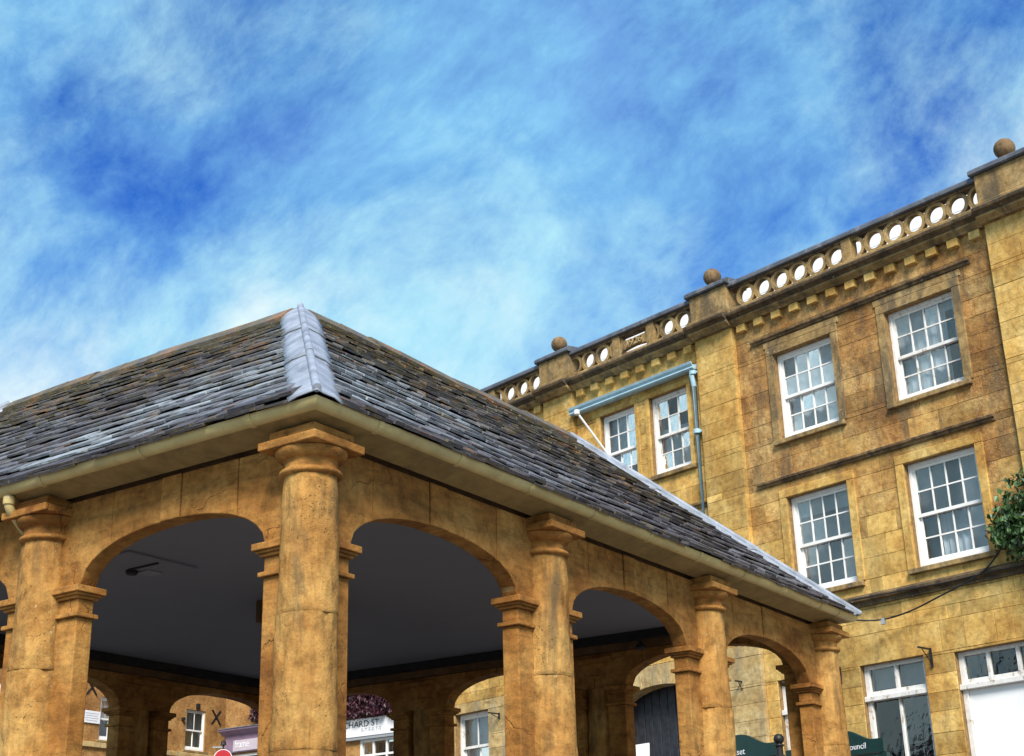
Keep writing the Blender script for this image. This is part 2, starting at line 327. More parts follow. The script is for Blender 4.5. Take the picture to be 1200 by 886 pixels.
# ------------------------------------------------------------------ ground
def hill(x, y):
    return .0915*((x+6.85)*.83+(y+6.23)*.557)
FLOOR = 1.5
def gz(x, y):
    s = (x+6.85)*.83+(y+6.23)*.557
    h = hill(x, y)
    if s < 0: h = .02*s
    if s > 75: h = .0915*75+.01*(s-75)
    dx = max(-1.2-x, x-9.6, 0); dy = max(-1.2-y, y-9.1, 0); d = math.hypot(dx, dy)
    k = min(1, d/2.); k = k*k*(3-2*k)
    return min(h, FLOOR-.06)*(1-k)+h*k
g = MB(); xs = [-1500, -600, -200, -80]+[-40+i*1.5 for i in range(80)]+[120, 250, 700, 1500]
N_ = len(xs)
g.v = [(x, y, gz(x, y)) for y in xs for x in xs]
g.f = [(j*N_+i, j*N_+i+1, (j+1)*N_+i+1, (j+1)*N_+i) for j in range(N_-1) for i in range(N_-1)]; g.a = [.5]*len(g.f)
tag(g.build('ground', M['paving'], smooth=True, fix=False), 'grey paved market square rising gently uphill', kind='structure')

# ------------------------------------------------------------------ market house
BX, BY, NB = 2.8, 2.6429, 3
LX, LY = BX*NB, BY*NB
mh = tag(empty('market_house', (0, 0, 0)), 'open arcaded golden stone market house with hipped stone slate roof', 'market house')
Z_SP, Z_CR, Z_WT, TH = 4.09, 4.425, 4.75, .15
TH_ = [.15, .15, .20, .20]
# each side: origin, direction along, inward normal, bay length
SIDES = [((0, 0), (1, 0), (0, 1), BX), ((0, 0), (0, 1), (1, 0), BY), ((0, LY), (1, 0), (0, -1), BX), ((LX, 0), (0, 1), (-1, 0), BY)]
SKEW = -.045; BY3 = 2.55
ARC = SIDES[:3]+[((LX, .21), (SKEW, 1), (-1, 0), BY3)]        # the uphill end arcade runs slightly out of square
def smap(side, shift=0., arc=False):
    (ox, oy), (ax, ay), (nx, ny), b = (ARC if arc else SIDES)[side]
    return lambda u, w, z: (ox+ax*(u+shift)+nx*w, oy+ay*(u+shift)+ny*w, z)
# floor slab and steps
fl = MB()
for k in range(4):
    e = .55+.32*k; fl.box(-e, LX+e, -e, LY+e, FLOOR-.17*(k+1)-(.5 if k == 3 else 0), FLOOR-.17*k-(.004 if k else 0))
fl.build('stone_steps', M['flag'], mh, bevel=.008)
DZ = [0, 0, .26, .26]; RISE = 0.; LSP = .40   # the two uphill arcades spring higher
def arch_z(u, b):
    h = (b-.40-LSP)/2; t = max(-1, min(1, (u-(b-.40+LSP)/2)/h))
    return Z_SP+RISE+(Z_CR-Z_SP)*max(0., 1-abs(t)**2.25)**.5
def arch_slice(u0, u1, b, gap, top):
    pts = []
    n = max(2, int((u1-u0)/.06)); lo = []
    for i in range(n+1):
        u = u0+gap+(u1-u0-2*gap)*i/n
        lo.append((u, Z_SP+RISE if (u <= LSP or u >= b-.40) else arch_z(u, b)))
    # square the springing so the soffit starts on the impost
    out = []
    for i, (u, z) in enumerate(lo):
        if i and ((lo[i-1][0] <= LSP < u)): out.append((LSP, Z_SP+RISE))
        if i and (lo[i-1][0] < b-.40 <= u): out.append((b-.40, Z_SP+RISE))
        out.append((u, z))
    return out+[(u1-gap, top), (u0+gap, top)]
for si in range(4):
    (ox, oy), _, _, b = ARC[si]; RISE = DZ[si]; TH = TH_[si]
    aw = MB()
    for k in range(NB):
        LSP = .17 if (si == 3 and k == 0) else .40
        aw.prism(arch_slice(.02, b-.02, b, 0., Z_WT-.004), .018, TH-.018, smap(si, b*k, True))
    # core sits 12 mm above the soffit of the facing stones
    awo = aw.build('arcade_wall', M['mortar'], mh)
    for v in awo.data.vertices:
        if v.co.z < Z_CR+RISE+.01: v.co.z += .012
    for k in range(NB):
        mid = b/2; LSP = .17 if (si == 3 and k == 0) else .40
        cuts = [0, .66+random.uniform(-.06, .06), mid-.10+random.uniform(-.02, .02), mid+.10, b-.68+random.uniform(-.06, .06), b]
        for q in range(5):
            u0, u1 = cuts[q], cuts[q+1]
            gp = .0022 if q not in (2,) else .004
            jog = random.uniform(-.004, .004)
            w = MB(); w.cur = random.uniform(.2, .8)
            w.prism(arch_slice(u0, u1, b, gp, Z_WT), jog if q != 2 else -.012, TH+jog, smap(si, b*k, True))
            w.build('stone_block', M['ham'], awo, bevel=.007, seg=2)
# columns
def shaft_r(z): 
    t = (z-FLOOR)/(4.47-FLOOR); return .222-.045*t**1.35
def col_parts(variant):
    prof = lambda z0, z1, n: [(shaft_r(z0+(z1-z0)*i/n), z0+(z1-z0)*i/n) for i in range(n+1)]
    d = []
    cut = [FLOOR+.22, 2.70+.06*variant, 3.55-.05*variant, 4.462]
    for i in range(3):
        z0, z1 = cut[i]+.001, cut[i+1]-.001
        p = prof(z0, z1, 26); p = [(p[0][0]-.004, z0)]+[(r, z+.006 if j == 0 else z) for j, (r, z) in enumerate(p)]+[(p[-1][0]-.004, z1+.0005)]
        x = MB(); x.cur = [.35, .55, .62][(i+variant) % 3]; x.lathe(p, 0, 0, 64, .013, seed=variant*7.3+i*3.1); d.append(x)
    base = MB(); base.lathe([(.29, FLOOR), (.29, FLOOR+.10), (.285, FLOOR+.11), (.262, FLOOR+.12), (.27, FLOOR+.15), (.262, FLOOR+.19), (.235, FLOOR+.2), (.225, FLOOR+.222)], 0, 0, 40)
    cap = MB(); cap.cur = .5
    cap.lathe([(.176, 4.462), (.196, 4.466), (.207, 4.475), (.21, 4.486), (.207, 4.497), (.196, 4.506), (.181, 4.51), (.177, 4.52), (.178, 4.562), (.183, 4.572), (.20, 4.576), (.206, 4.58),
               (.217, 4.588), (.231, 4.602), (.240, 4.62), (.243, 4.636), (.237, 4.642)], 0, 0, 48, .003, seed=variant*2.)
    ab = MB(); ab.cur = .55; ab.box(-.252, .252, -.252, .252, 4.6425, 4.70)
    return d, base, cap, ab
protos = []
for v in range(3):
    d, base, cap, ab = col_parts(v)
    mid_ = d[1].build('column', M['ham_column'], smooth=False); smooth_by_angle(mid_, 50)
    ch = [smooth_by_angle(d[0].build('drum', M['ham_column'], mid_), 50), smooth_by_angle(d[2].build('drum', M['ham_column'], mid_), 50),
          smooth_by_angle(base.build('base', M['ham'], mid_), 50), smooth_by_angle(cap.build('capital', M['ham'], mid_), 50), ab.build('abacus', M['ham'], mid_, bevel=.008, seg=2)]
    protos.append((mid_, ch))
used = set()
def place_col(x, y, v, rz=0.):
    src, ch = protos[v]
    if v not in used:
        used.add(v); o = src
    else:
        o = src.copy(); C.objects.link(o)
        for c_ in ch:
            k = c_.copy(); C.objects.link(k); k.parent = o
    o.parent = mh; o.location = (x, y, 0); o.rotation_euler = (0, 0, rz)
pts = set()
for i in range(NB+1):
    pts |= {(round(i*BX, 4), 0.), (round(i*BX, 4), round(LY, 4)), (0., round(i*BY, 4)), (round(LX, 4), round(i*BY, 4))}
for i, (x, y) in enumerate(sorted(pts)):
    if x > LX-.1 and .1 < y < LY-.1: x, y = x+SKEW*y, .21+BY3*round(y/BY)
    place_col(x, y, 0 if (x, y) == (0., 0.) else (i % 3), rz=(i % 4)*math.pi/2)
place_col(LX/2, LY/2, 1)
cb = MB(); cb.box(LX/2-.3, LX/2+.3, LY/2-.3, LY/2+.3, 4.70, 4.93); cb.build('bearer_block', M['shade_stone'], mh, bevel=.01)
# pilaster wings with imposts
for si in range(4):
    b = ARC[si][3]; RISE = DZ[si]; TH = TH_[si]
    for k in range(NB):
        for left in (True, False):
            u0, u1 = ((-.06, .17) if (si == 3 and k == 0) else (.165, .40)) if left else (b-.40, b-.165)
            mp = smap(si, b*k, True)
            w = MB(); w.cur = random.uniform(.3, .7); w.box(u0, u1, .0, TH, FLOOR, 3.865+RISE, mp)
            w.box(u0, u1, .002, TH-.002, 3.899+RISE, 4.0+RISE, mp)
            pw = w.build('pilaster', M['ham'], mh, bevel=.009, seg=2)
            im = MB(); im.cur = random.uniform(.35, .7)
            def ring_box(z0, z1, e):
                a0, a1 = (u0, u1+e) if left else (u0-e, u1)
                im.box(a0, a1, -e, TH+e, z0+RISE, z1+RISE, mp)
            ring_box(3.866, 3.898, .028); ring_box(4.001, 4.022, .022); ring_box(4.0225, 4.040, .042); ring_box(4.0405, 4.089, .062)
            im.build('impost', M['ham'], pw, bevel=.006, seg=2)
# recessed timber plate, soffit boards, beams, ceiling
for si in range(4):
    b = SIDES[si][3]*NB; mp = smap(si)
    p = MB(); p.box(-.06, b+.06, .045, .26, Z_WT+.003, 4.925, smap(si, 0, True)); p.build('wall_plate', M['shade_stone'], mh)
    p = MB()   # sloping soffit board, mitred at the corners
    oa, ob = .276, .038
    q = [(-oa, -oa, 4.817), (b+oa, -oa, 4.817), (b+ob, -ob, 4.768), (-ob, -ob, 4.768), (-oa, -oa, 4.830), (b+oa, -oa, 4.830), (b+ob, -ob, 4.79), (-ob, -ob, 4.79)]
    p.add([mp(*v) for v in q], [(0,1,2,3), (4,5,6,7), (0,1,5,4), (1,2,6,5), (2,3,7,6), (3,0,4,7)]); p.build('soffit_board', M['soffit'], mh)
    p = MB(); p.box(.27, b-.27, .265, .37, 4.835, 4.926, smap(si, 0, True)); p.build('ceiling_beam', M['darkwood'], mh)
    p = MB(); q = [(-.2, -.2, 4.84), (b+.2, -.2, 4.84), (b-.04, .04, 4.84), (.04, .04, 4.84), (-.2, -.2, 4.93), (b+.2, -.2, 4.93), (b-.04, .04, 4.93), (.04, .04, 4.93)]
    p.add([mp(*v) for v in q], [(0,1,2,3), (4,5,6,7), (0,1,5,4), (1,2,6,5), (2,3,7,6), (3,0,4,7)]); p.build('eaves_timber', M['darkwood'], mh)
c_ = MB(); c_.box(.2, LX-.2, .2, LY-.2, 4.93, 4.96); ceil = c_.build('ceiling', M['ceiling'], mh)
for (x, y) in pts:      # small boxed blocks between abacus and soffit
    k = MB(); k.box(x-.20, x+.20, y-.20, y+.20, 4.7005, 4.775); k.build('packing_block', M['ham'], mh, bevel=.006)
# gutters
GR = .068
for si in range(4):
    b = SIDES[si][3]*NB; mp = smap(si); gm = MB(); go = .272
    prof = [(math.cos(math.pi+math.pi*i/10)*GR, math.sin(math.pi+math.pi*i/10)*GR) for i in range(11)]
    inner = [(p[0]*.88, p[1]*.88) for p in reversed(prof)]
    full = prof+inner; n = len(full); vs = []
    for end in (0, 1):
        for (w, z) in full:
            o = go-w     # outward distance
            u = -o if end == 0 else b+o
            vs.append(mp(u, -o, 4.884+z))
    gm.add(vs, [(i, (i+1) % n, n+(i+1) % n, n+i) for i in range(n)])
    gob = smooth_by_angle(gm.build('gutter', M['gutter'], mh), 35)
    us = [.32+i*.93 for i in range(int((b-.2)/.93)+1)]+[b-.15] if si != 1 else [.27+i*1.06 for i in range(8)]
    for u in us:
        j = MB(); vs = []; r2 = GR+.006
        for du in (-.022, .022):
            for i in range(11):
                a = math.pi+math.pi*i/10
                vs.append(mp(u+du, -(go-math.cos(a)*r2), 4.884+math.sin(a)*r2))
        j.add(vs, [(i, i+1, 12+i, 11+i) for i in range(10)]+[tuple(range(11)), tuple(range(21, 10, -1))]); j.build('gutter_bracket', M['gutter'], gob)
dp = MB(); dp.tube([(-.272, 2.79, 4.86), (-.272, 2.79, 4.78), (-.268, 2.79, 4.735), (-.24, 2.797, 4.70), (-.09, 2.83, 4.60), (-.03, 2.84, 4.565), (.03, 2.84, 4.54)], .036, 12)
dpo = smooth_by_angle(dp.build('swan_neck_pipe', M['gutter'], mh), 50)
k = MB(); k.lathe([(.043, 4.745), (.045, 4.75), (.045, 4.80), (.043, 4.805)], -.272, 2.79, 14); smooth_by_angle(k.build('pipe_collar', M['gutter'], dpo), 40)

# roof: slate courses on four slopes round a flat lead top
OV, INS, ZE, ZR = .305, 2.285, 4.872, 6.875
SL = math.hypot(INS, ZR-ZE)
rb = MB()
o_ = -OV
bx0, bx1, by0, by1 = -OV, LX+OV, -OV, LY+OV
rb.add([(bx0, by0, ZE), (bx1, by0, ZE), (bx1, by1, ZE), (bx0, by1, ZE), (bx0+INS, by0+INS, ZR), (bx1-INS, by0+INS, ZR), (bx1-INS, by1-INS, ZR), (bx0+INS, by1-INS, ZR)],
       [(0,1,5,4), (1,2,6,5), (2,3,7,6), (3,0,4,7), (4,5,6,7)])
roof = rb.build('roof', M['leadroof'], mh)
def rmap(si):
    mp = smap(si); nz = INS/SL; nw = (ZR-ZE)/SL
    def f(u, s, h):   # u along, s up the slope, h above the slope
        t = s/SL
        return mp(u, -OV+INS*t-h*nw, ZE+(ZR-ZE)*t+h*nz)
    return f
slates = []
for si in range(4):
    b = SIDES[si][3]*NB; f = rmap(si); s = -.045; ci = 0
    while s < SL-.05:
        ex = .178-.055*(s/SL)+random.uniform(-.007, .007)
        if ci == 0: ex = .10
        lim0, lim1 = -OV+INS*max(s, 0)/SL+.17, b+OV-INS*max(s, 0)/SL-.17
        u = lim0+random.uniform(0, .06)
        rowtone = random.uniform(-.08, .08)
        while u < lim1-.06:
            wd = random.uniform(.10, .25)*(1.12-.25*s/SL); u1 = min(u+wd, lim1)
            th = random.uniform(.011, .022)*(1.25 if ci < 2 else 1.); lift = random.uniform(.0, .010); sag = .012*math.sin(u*1.7+ci*.35+si)+.008*math.sin(u*4.1+ci)
            ln = ex*1.30; ds = random.uniform(-.014, .010); dl = random.uniform(-.008, .008)
            q0, q1, q2, q3 = (u+.003, s+ds-dl), (u1-.003, s+ds+dl), (u1-.003, s+ln), (u+.003, s+ln)
            hb = .026+th*.3+lift+max(0, sag); ht = .004+max(0, sag)
            vs = [f(q0[0], q0[1], hb), f(q1[0], q1[1], hb+random.uniform(-.005, .006)), f(q2[0], min(q2[1], SL), ht), f(q3[0], min(q3[1], SL), ht),
                  f(q0[0], q0[1]+random.uniform(0, .006), hb+th), f(q1[0], q1[1]+random.uniform(0, .006), hb+th), f(q2[0], min(q2[1], SL), ht+th), f(q3[0], min(q3[1], SL), ht+th)]
            big = mnoise.noise(Vector((u*.55+si*11, s*.8, 3.3)))
            tone = .42+.42*big+rowtone+random.gauss(0, .10)
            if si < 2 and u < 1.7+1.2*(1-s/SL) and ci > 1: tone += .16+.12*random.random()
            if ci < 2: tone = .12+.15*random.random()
            slates.append((si, vs, max(0, min(1, tone)), u))
            u = u1
        s += ex; ci += 1
FC = [(0,3,2,1), (4,5,6,7), (0,1,5,4), (1,2,6,5), (2,3,7,6), (3,0,4,7)]
def sc_size(vs):
    c = sum((Vector(v) for v in vs[4:]), Vector())/4; x, y, w = pix(c)
    if not (-10 < x < 1210 and 0 < y < 890): return 0
    a = [pix(v)[:2] for v in vs[4:]]
    return abs(sum(a[i][0]*a[(i+1) % 4][1]-a[(i+1) % 4][0]*a[i][1] for i in range(4)))/2
order = sorted(range(len(slates)), key=lambda i: -sc_size(slates[i][1]) if slates[i][0] < 2 else 0)
rest = MB()
for r_i, i in enumerate(order):
    si, vs, tone, u = slates[i]
    if r_i < 300:
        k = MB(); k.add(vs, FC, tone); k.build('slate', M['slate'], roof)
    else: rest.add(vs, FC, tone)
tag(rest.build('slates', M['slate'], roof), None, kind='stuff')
# lead hips: overlapping sheets with a roll
def hip(cx, cy, sx_, sy_, wk=1.):
    def P(t, side, wdt, h):
        # t up the hip 0..1, side 0: on x-running slope, 1: on y-running slope
        x, y, z = cx+sx_*INS*t, cy+sy_*INS*t, ZE+(ZR-ZE)*t
        if side == 0: x += sx_*wdt
        elif side == 1: y += sy_*wdt
        return (x, y, z+h)
    nseg = 3
    for q in range(nseg):
        t0, t1 = q/nseg-.008, (q+1)/nseg+.012
        if q == 0: t0 = -.03
        if q == nseg-1: t1 = .985
        l = MB(); n = 9
        cols = [(-.25, .066), (-.17, .076), (-.07, .078), (0, .084), (.07, .078), (.17, .076), (.25, .066)]
        vs = []
        for i in range(n+1):
            t = t0+(t1-t0)*i/n; lift = .010*(1-i/n)+.004*q
            for w_, h in cols:
                jit = .006*mnoise.noise(Vector((w_*9, t*14, cx)))
                ww = wk*abs(w_)*(1+.05*math.sin(i*2.3+q))
                vs.append(P(t, 0 if w_ < 0 else 1, ww, h+lift+jit-(.0 if abs(w_) < .24 else .014)))
        m_ = len(cols)
        l.add(vs, [(i*m_+j, i*m_+j+1, (i+1)*m_+j+1, (i+1)*m_+j) for i in range(n) for j in range(m_-1)])
        lo_ = l.build('lead_sheet', M['lead'], roof, smooth=True)
        sd_ = lo_.modifiers.new('thick', 'SOLIDIFY'); sd_.thickness = .008; sd_.offset = -1
        r_ = MB(); r_.tube([Vector(P(t0+(t1-t0)*i/6+(.0 if i else .004), 0, 0, .088+.010*(1-i/6))) for i in range(7)], .030, 12)
        smooth_by_angle(r_.build('lead_roll', M['lead'], lo_), 50)
hip(bx0, by0, 1, 1); hip(bx1, by0, -1, 1, .8); hip(bx0, by1, 1, -1, .8); hip(bx1, by1, -1, -1, .8)
# ridge stones round the flat
def ridge(p0, p1, out):
    d = Vector(p1)-Vector(p0); n = int(d.length/.42); d /= n; o = Vector(out)
    for i in range(n):
        a = Vector(p0)+d*i+d*.008; b_ = Vector(p0)+d*(i+1)-d*.008; hh = random.uniform(-.008, .010); tl = random.uniform(-.006, .006)
        prof = [(.17, -.125), (.185, -.095), (.06, .025), (0, .045), (-.08, .02), (-.10, -.06), (-.08, -.08), (.02, -.02)]
        k = MB(); k.cur = random.uniform(.05, .5)
        vs = [tuple(a+o*p[0]+Vector((0, 0, p[1]+hh-tl+.03))) for p in prof]+[tuple(b_+o*p[0]+Vector((0, 0, p[1]+hh+tl+.03))) for p in prof]
        m_ = len(prof); k.add(vs, [tuple(range(m_)), tuple(range(2*m_-1, m_-1, -1))]+[(j, m_+j, m_+(j+1) % m_, (j+1) % m_) for j in range(m_)])
        k.build('ridge_stone', M['slate'], roof)
x0, x1, y0, y1 = bx0+INS, bx1-INS, by0+INS, by1-INS
ridge((x0+.05, y0, ZR), (x1-.05, y0, ZR), (0, -1, 0)); ridge((x0, y0+.05, ZR), (x0, y1-.05, ZR), (-1, 0, 0))
ridge((x0+.05, y1, ZR), (x1-.05, y1, ZR), (0, 1, 0)); ridge((x1, y0+.05, ZR), (x1, y1-.05, ZR), (1, 0, 0))
# fittings under the ceiling
lt = tag(empty('ceiling_light', (2.1, 4.1, 4.93)), 'small lamp on a square panel under the market house ceiling', 'light')
k = MB(); k.box(-.42, .42, -.42, .42, -.022, -.002); k.build('panel', M['ceiling'], lt, bevel=.004)
k = MB(); k.box(-.012, .012, -.34, .05, -.036, -.0225); k.build('cable_trunking', M['darkwood'], lt)
k = MB(); k.lathe([(.03, -.065), (.05, -.06), (.055, -.045), (.055, -.0225)], .06, .08, 20); k.build('lamp_housing', M['iron'], lt)
k = MB(); k.box(.12, .30, -.08, .08, -.036, -.0225); k.build('control_box', M['screen'], lt, bevel=.004)
sp = tag(empty('spotlight', (7.93, 2.02, 4.80)), 'small round spotlight fixed to the beam inside the arcade', 'spotlight')
k = MB(); k.box(-.02, .02, -.02, .02, -.05, .0); k.build('bracket', M['iron'], sp)
k = MB(); k.lathe([(.02, -.10), (.055, -.10), (.06, -.08), (.05, -.05), (.03, -.045)], 0, 0, 16); k.build('lamp_head', M['iron'], sp)

# ------------------------------------------------------------------ council building
PHI = R(13.95); CB = Vector((14.3355, 0, 0))
cbo = tag(empty('council_building', CB, math.pi/2-PHI), 'three storey golden stone building with pierced parapet, ball finials and sash windows', 'building')
def cworld(t, o, z):
    return CB+Vector((math.sin(PHI), math.cos(PHI), 0))*t+Vector((-math.cos(PHI), math.sin(PHI), 0))*o+Vector((0, 0, z))
TL_, TR_ = 12.75, -6.4     # left and right ends
ZB, ZTOP = .6, 11.70
WU, WL = (9.376, 10.93), (6.70, 8.36)
OPEN = []
for a, b_ in ((1.94, 3.15), (-.39, .86), (-4.2, -2.95)): OPEN += [(a, b_, *WU), (a, b_, *WL)]
for a, b_ in ((6.49, 7.41), (5.17, 6.12), (9.9, 11.1)): OPEN += [(a, b_, 9.46, 11.0), (a, b_, *WL)]
G1, G2, G0, GW, DR = (.95, 2.09, 2.7, 5.40), (-1.0, .43, 2.3, 5.36), (2.66, 3.70, 2.7, 5.40), (10.90, 11.93, 4.55, 5.86), (5.28, 7.40, .6, 6.06)
OPEN += [G1, G2, G0, GW, DR]
zb = sorted({ZB, ZTOP, 8.62, 8.74, 6.25, 6.47}|{v for o in OPEN for v in o[2:]})
zs = [zb[0]]
for v in zb[1:]:
    if v-zs[-1] > .03: zs.append(v)
bands = []
for a, b_ in zip(zs, zs[1:]):
    n = max(1, round((b_-a)/.31))
    for i in range(n): bands.append((a+(b_-a)*i/n, a+(b_-a)*(i+1)/n))
core = MB(); blocks = []
PIL = [(3.94, 4.80), (8.06, 8.90), (-2.10, -1.15), (11.95+.0, 12.75)]
def inpil(t): return any(a <= t <= b_ for a, b_ in PIL)
for a, b_ in bands:
    mid = (a+b_)/2; cutz = [(o[0], o[1]) for o in OPEN if o[2] < mid < o[3]]
    segs = []; cur = TR_
    for c0, c1 in sorted(cutz):
        if c0 > cur: segs.append((cur, c0))
        cur = max(cur, c1)
    segs.append((cur, TL_))
    for s0, s1 in segs:
        core.box(s0+.004, s1-.004, -.42, -.012, a, b_)
        # split at the pilasters
        parts = [(s0, s1)]
        for p0, p1 in PIL:
            nx = []
            for q0, q1 in parts:
                if q0 < p0 < q1 or q0 < p1 < q1:
                    e = [q0]+[v for v in (p0, p1) if q0 < v < q1]+[q1]; nx += list(zip(e, e[1:]))
                else: nx.append((q0, q1))
            parts = nx
        for q0, q1 in parts:
            pil = inpil((q0+q1)/2) and q1-q0 < .97
            L_ = q1-q0; n = max(1, round(L_/random.uniform(.42, .62)))
            if pil: n = random.choice((1, 2, 2))
            e = [q0+L_*i/n+(random.uniform(-.11, .11) if 0 < i < n else 0) for i in range(n+1)]
            for u0, u1 in zip(e, e[1:]): blocks.append((u0, u1, a, b_, pil))
wall = core.build('wall', M['mortar'], cbo)
def above_roof(x, y):
    if x > 1003: return True
    if x < 662: return y < 455+(x-540)*.50
    return y < 512+(x-662)*.613
def bl_mat(u, z, pil):
    if pil: return 'buff' if z > 5.9 else 'pale'
    if z < 5.9 and u > 4.: return 'pale'
    if z < 6.3: return 'buff'
    w = .6*mnoise.noise(Vector((u*.9, z*.7, 5.)))+random.uniform(-.12, .12)
    if u < 3.95:
        q = (z-8.1)*.55+.12+w+(.35 if (u > 3.3 or .9 < u < 1.9 or u < -.4) else 0)
        return 'weathered' if q > .62 else 'mid' if q > .0 else 'buff'
    return 'mid' if w > .12 else 'buff'
def visible(u0, u1, a, b_):
    c = cworld((u0+u1)/2, 0, (a+b_)/2); x, y, w = pix(c)
    if not (0 < x < 1205 and 0 < y < 890) or not above_roof(x, y): return 0
    return (u1-u0)*(b_-a)/w/w
order = sorted(range(len(blocks)), key=lambda i: -visible(*blocks[i][:4]))
restb = {}
for r_i, i in enumerate(order):
    u0, u1, a, b_, pil = blocks[i]
    k = MB() if r_i < 300 else restb.setdefault(bl_mat((u0+u1)/2, a, pil), MB())
    jt = .002; pr = (.10 if pil else 0)+random.uniform(-.003, .003); c = .004
    v = min(1, max(0, random.gauss(.5, .24))); r4 = [random.uniform(-.002, .002) for _ in range(8)]
    o0 = -.02
    U0, U1, A, B = u0+jt, u1-jt, a+jt, b_-jt
    vs = [(U0, o0, A), (U1, o0, A), (U1, o0, B), (U0, o0, B), (U0+r4[0], pr-c, A+r4[1]*.5), (U1+r4[2], pr-c, A+r4[3]*.5), (U1+r4[4], pr-c, B+r4[5]*.5), (U0+r4[6], pr-c, B+r4[7]*.5),
          (U0+c, pr, A+c), (U1-c, pr+r4[0], A+c), (U1-c, pr+r4[2], B-c), (U0+c, pr+r4[4], B-c)]
    k.add(vs, [(0,1,5,4), (1,2,6,5), (2,3,7,6), (3,0,4,7), (4,5,9,8), (5,6,10,9), (6,7,11,10), (7,4,8,11), (8,9,10,11)], v)
    if r_i < 300: k.build('stone_block', M[bl_mat((u0+u1)/2, a, pil)], wall)
for mn, k in restb.items(): tag(k.build('stone_blocks', M[mn], wall), None, kind='stuff')
# voussoirs of the arched doorway
dn = 9
for i in range(dn):
    u0, u1 = DR[0]+(DR[1]-DR[0])*i/dn, DR[0]+(DR[1]-DR[0])*(i+1)/dn
    fan = lambda u: u+(u-(DR[0]+DR[1])/2)*.16
    az = lambda u: 5.34+.36*max(0, 1-((u-(DR[0]+DR[1])/2)/((DR[1]-DR[0])/2))**2)**.62
    tu0, tu1 = max(DR[0], min(DR[1], fan(u0))), max(DR[0], min(DR[1], fan(u1)))
    k = MB(); k.cur = random.uniform(.3, .8); um = (u0+u1)/2
    poly = [(u0+.004, az(u0)), (um, az(um)), (u1-.004, az(u1)), (tu1-.004, 6.055), (tu0+.004, 6.055)]
    k.prism(poly, -.30, .004); k.build('voussoir', M['pale'], wall, bevel=.006)
door = MB(); door.box(DR[0], DR[1], -.40, -.38, .6, 5.75); do = door.build('door', M['timberdoor'], cbo)
for i in range(11):
    k = MB(); u = DR[0]+.03+i*.19; k.cur = random.random(); k.box(u, u+.178, -.379, -.355+random.uniform(-.003, .003), 1.0, 5.72); k.build('door_board', M['timberdoor'], do, bevel=.006)
k = MB(); k.tube([(6.2, -.35, 3.6), (6.2, -.30, 3.62), (6.2, -.30, 3.72), (6.2, -.35, 3.74)], .012); k.build('door_handle', M['iron'], do)
# body behind the facade
k = MB(); k.box(TR_, TL_, -9, -.85, ZB, 11.9); k.build('interior', M['room'], cbo)
for u in (TR_, TL_-.42):
    k = MB(); k.box(u, u+.42, -9.05, -.43, ZB, 12.0); k.build('side_wall', M['buff'], cbo)
k = MB(); k.box(TR_, TL_, -9.05, -.2, 11.905, 11.95); k.build('flat_roof', M['leadroof'], cbo)

def sash(parent, t0, t1, z0, z1, o, ncol, nrow, mat, bar=.022, st=.042, bot=.06, top=.045, meet=False):
    """one sash: stiles, rails and glazing bars in one mesh, every pane a mesh"""
    s = MB(); d0, d1 = o-.035, o
    s.box(t0, t0+st, d0, d1, z0, z1); s.box(t1-st, t1, d0, d1, z0, z1)
    s.box(t0+st, t1-st, d0, d1-.001, z0, z0+bot); s.box(t0+st, t1-st, d0, d1-.001, z1-top, z1)
    gx0, gx1, gz0, gz1 = t0+st, t1-st, z0+bot, z1-top
    for i in range(1, ncol):
        u = gx0+(gx1-gx0)*i/ncol; s.box(u-bar/2, u+bar/2, d0+.004, d1-.003, gz0, gz1)
    for j in range(1, nrow):
        zz = gz0+(gz1-gz0)*j/nrow; s.box(gx0, gx1, d0+.005, d1-.005, zz-bar/2, zz+bar/2)
    so_ = s.build('sash', mat, parent)
    for i in range(ncol):
        for j in range(nrow):
            u0, u1 = gx0+(gx1-gx0)*i/ncol, gx0+(gx1-gx0)*(i+1)/ncol; w0, w1 = gz0+(gz1-gz0)*j/nrow, gz0+(gz1-gz0)*(j+1)/nrow
            a, b2, c2 = (random.uniform(-.0035, .0035) for _ in range(3)); dm = o-.02
            p = MB(); p.cur = random.random(); p.add([(u0, dm+a, w0), (u1, dm+b2, w0), (u1, dm+b2+c2, w1), (u0, dm+a+c2, w1)], [(0, 1, 2, 3)]); p.build('pane', M['glass'], parent)
    return so_
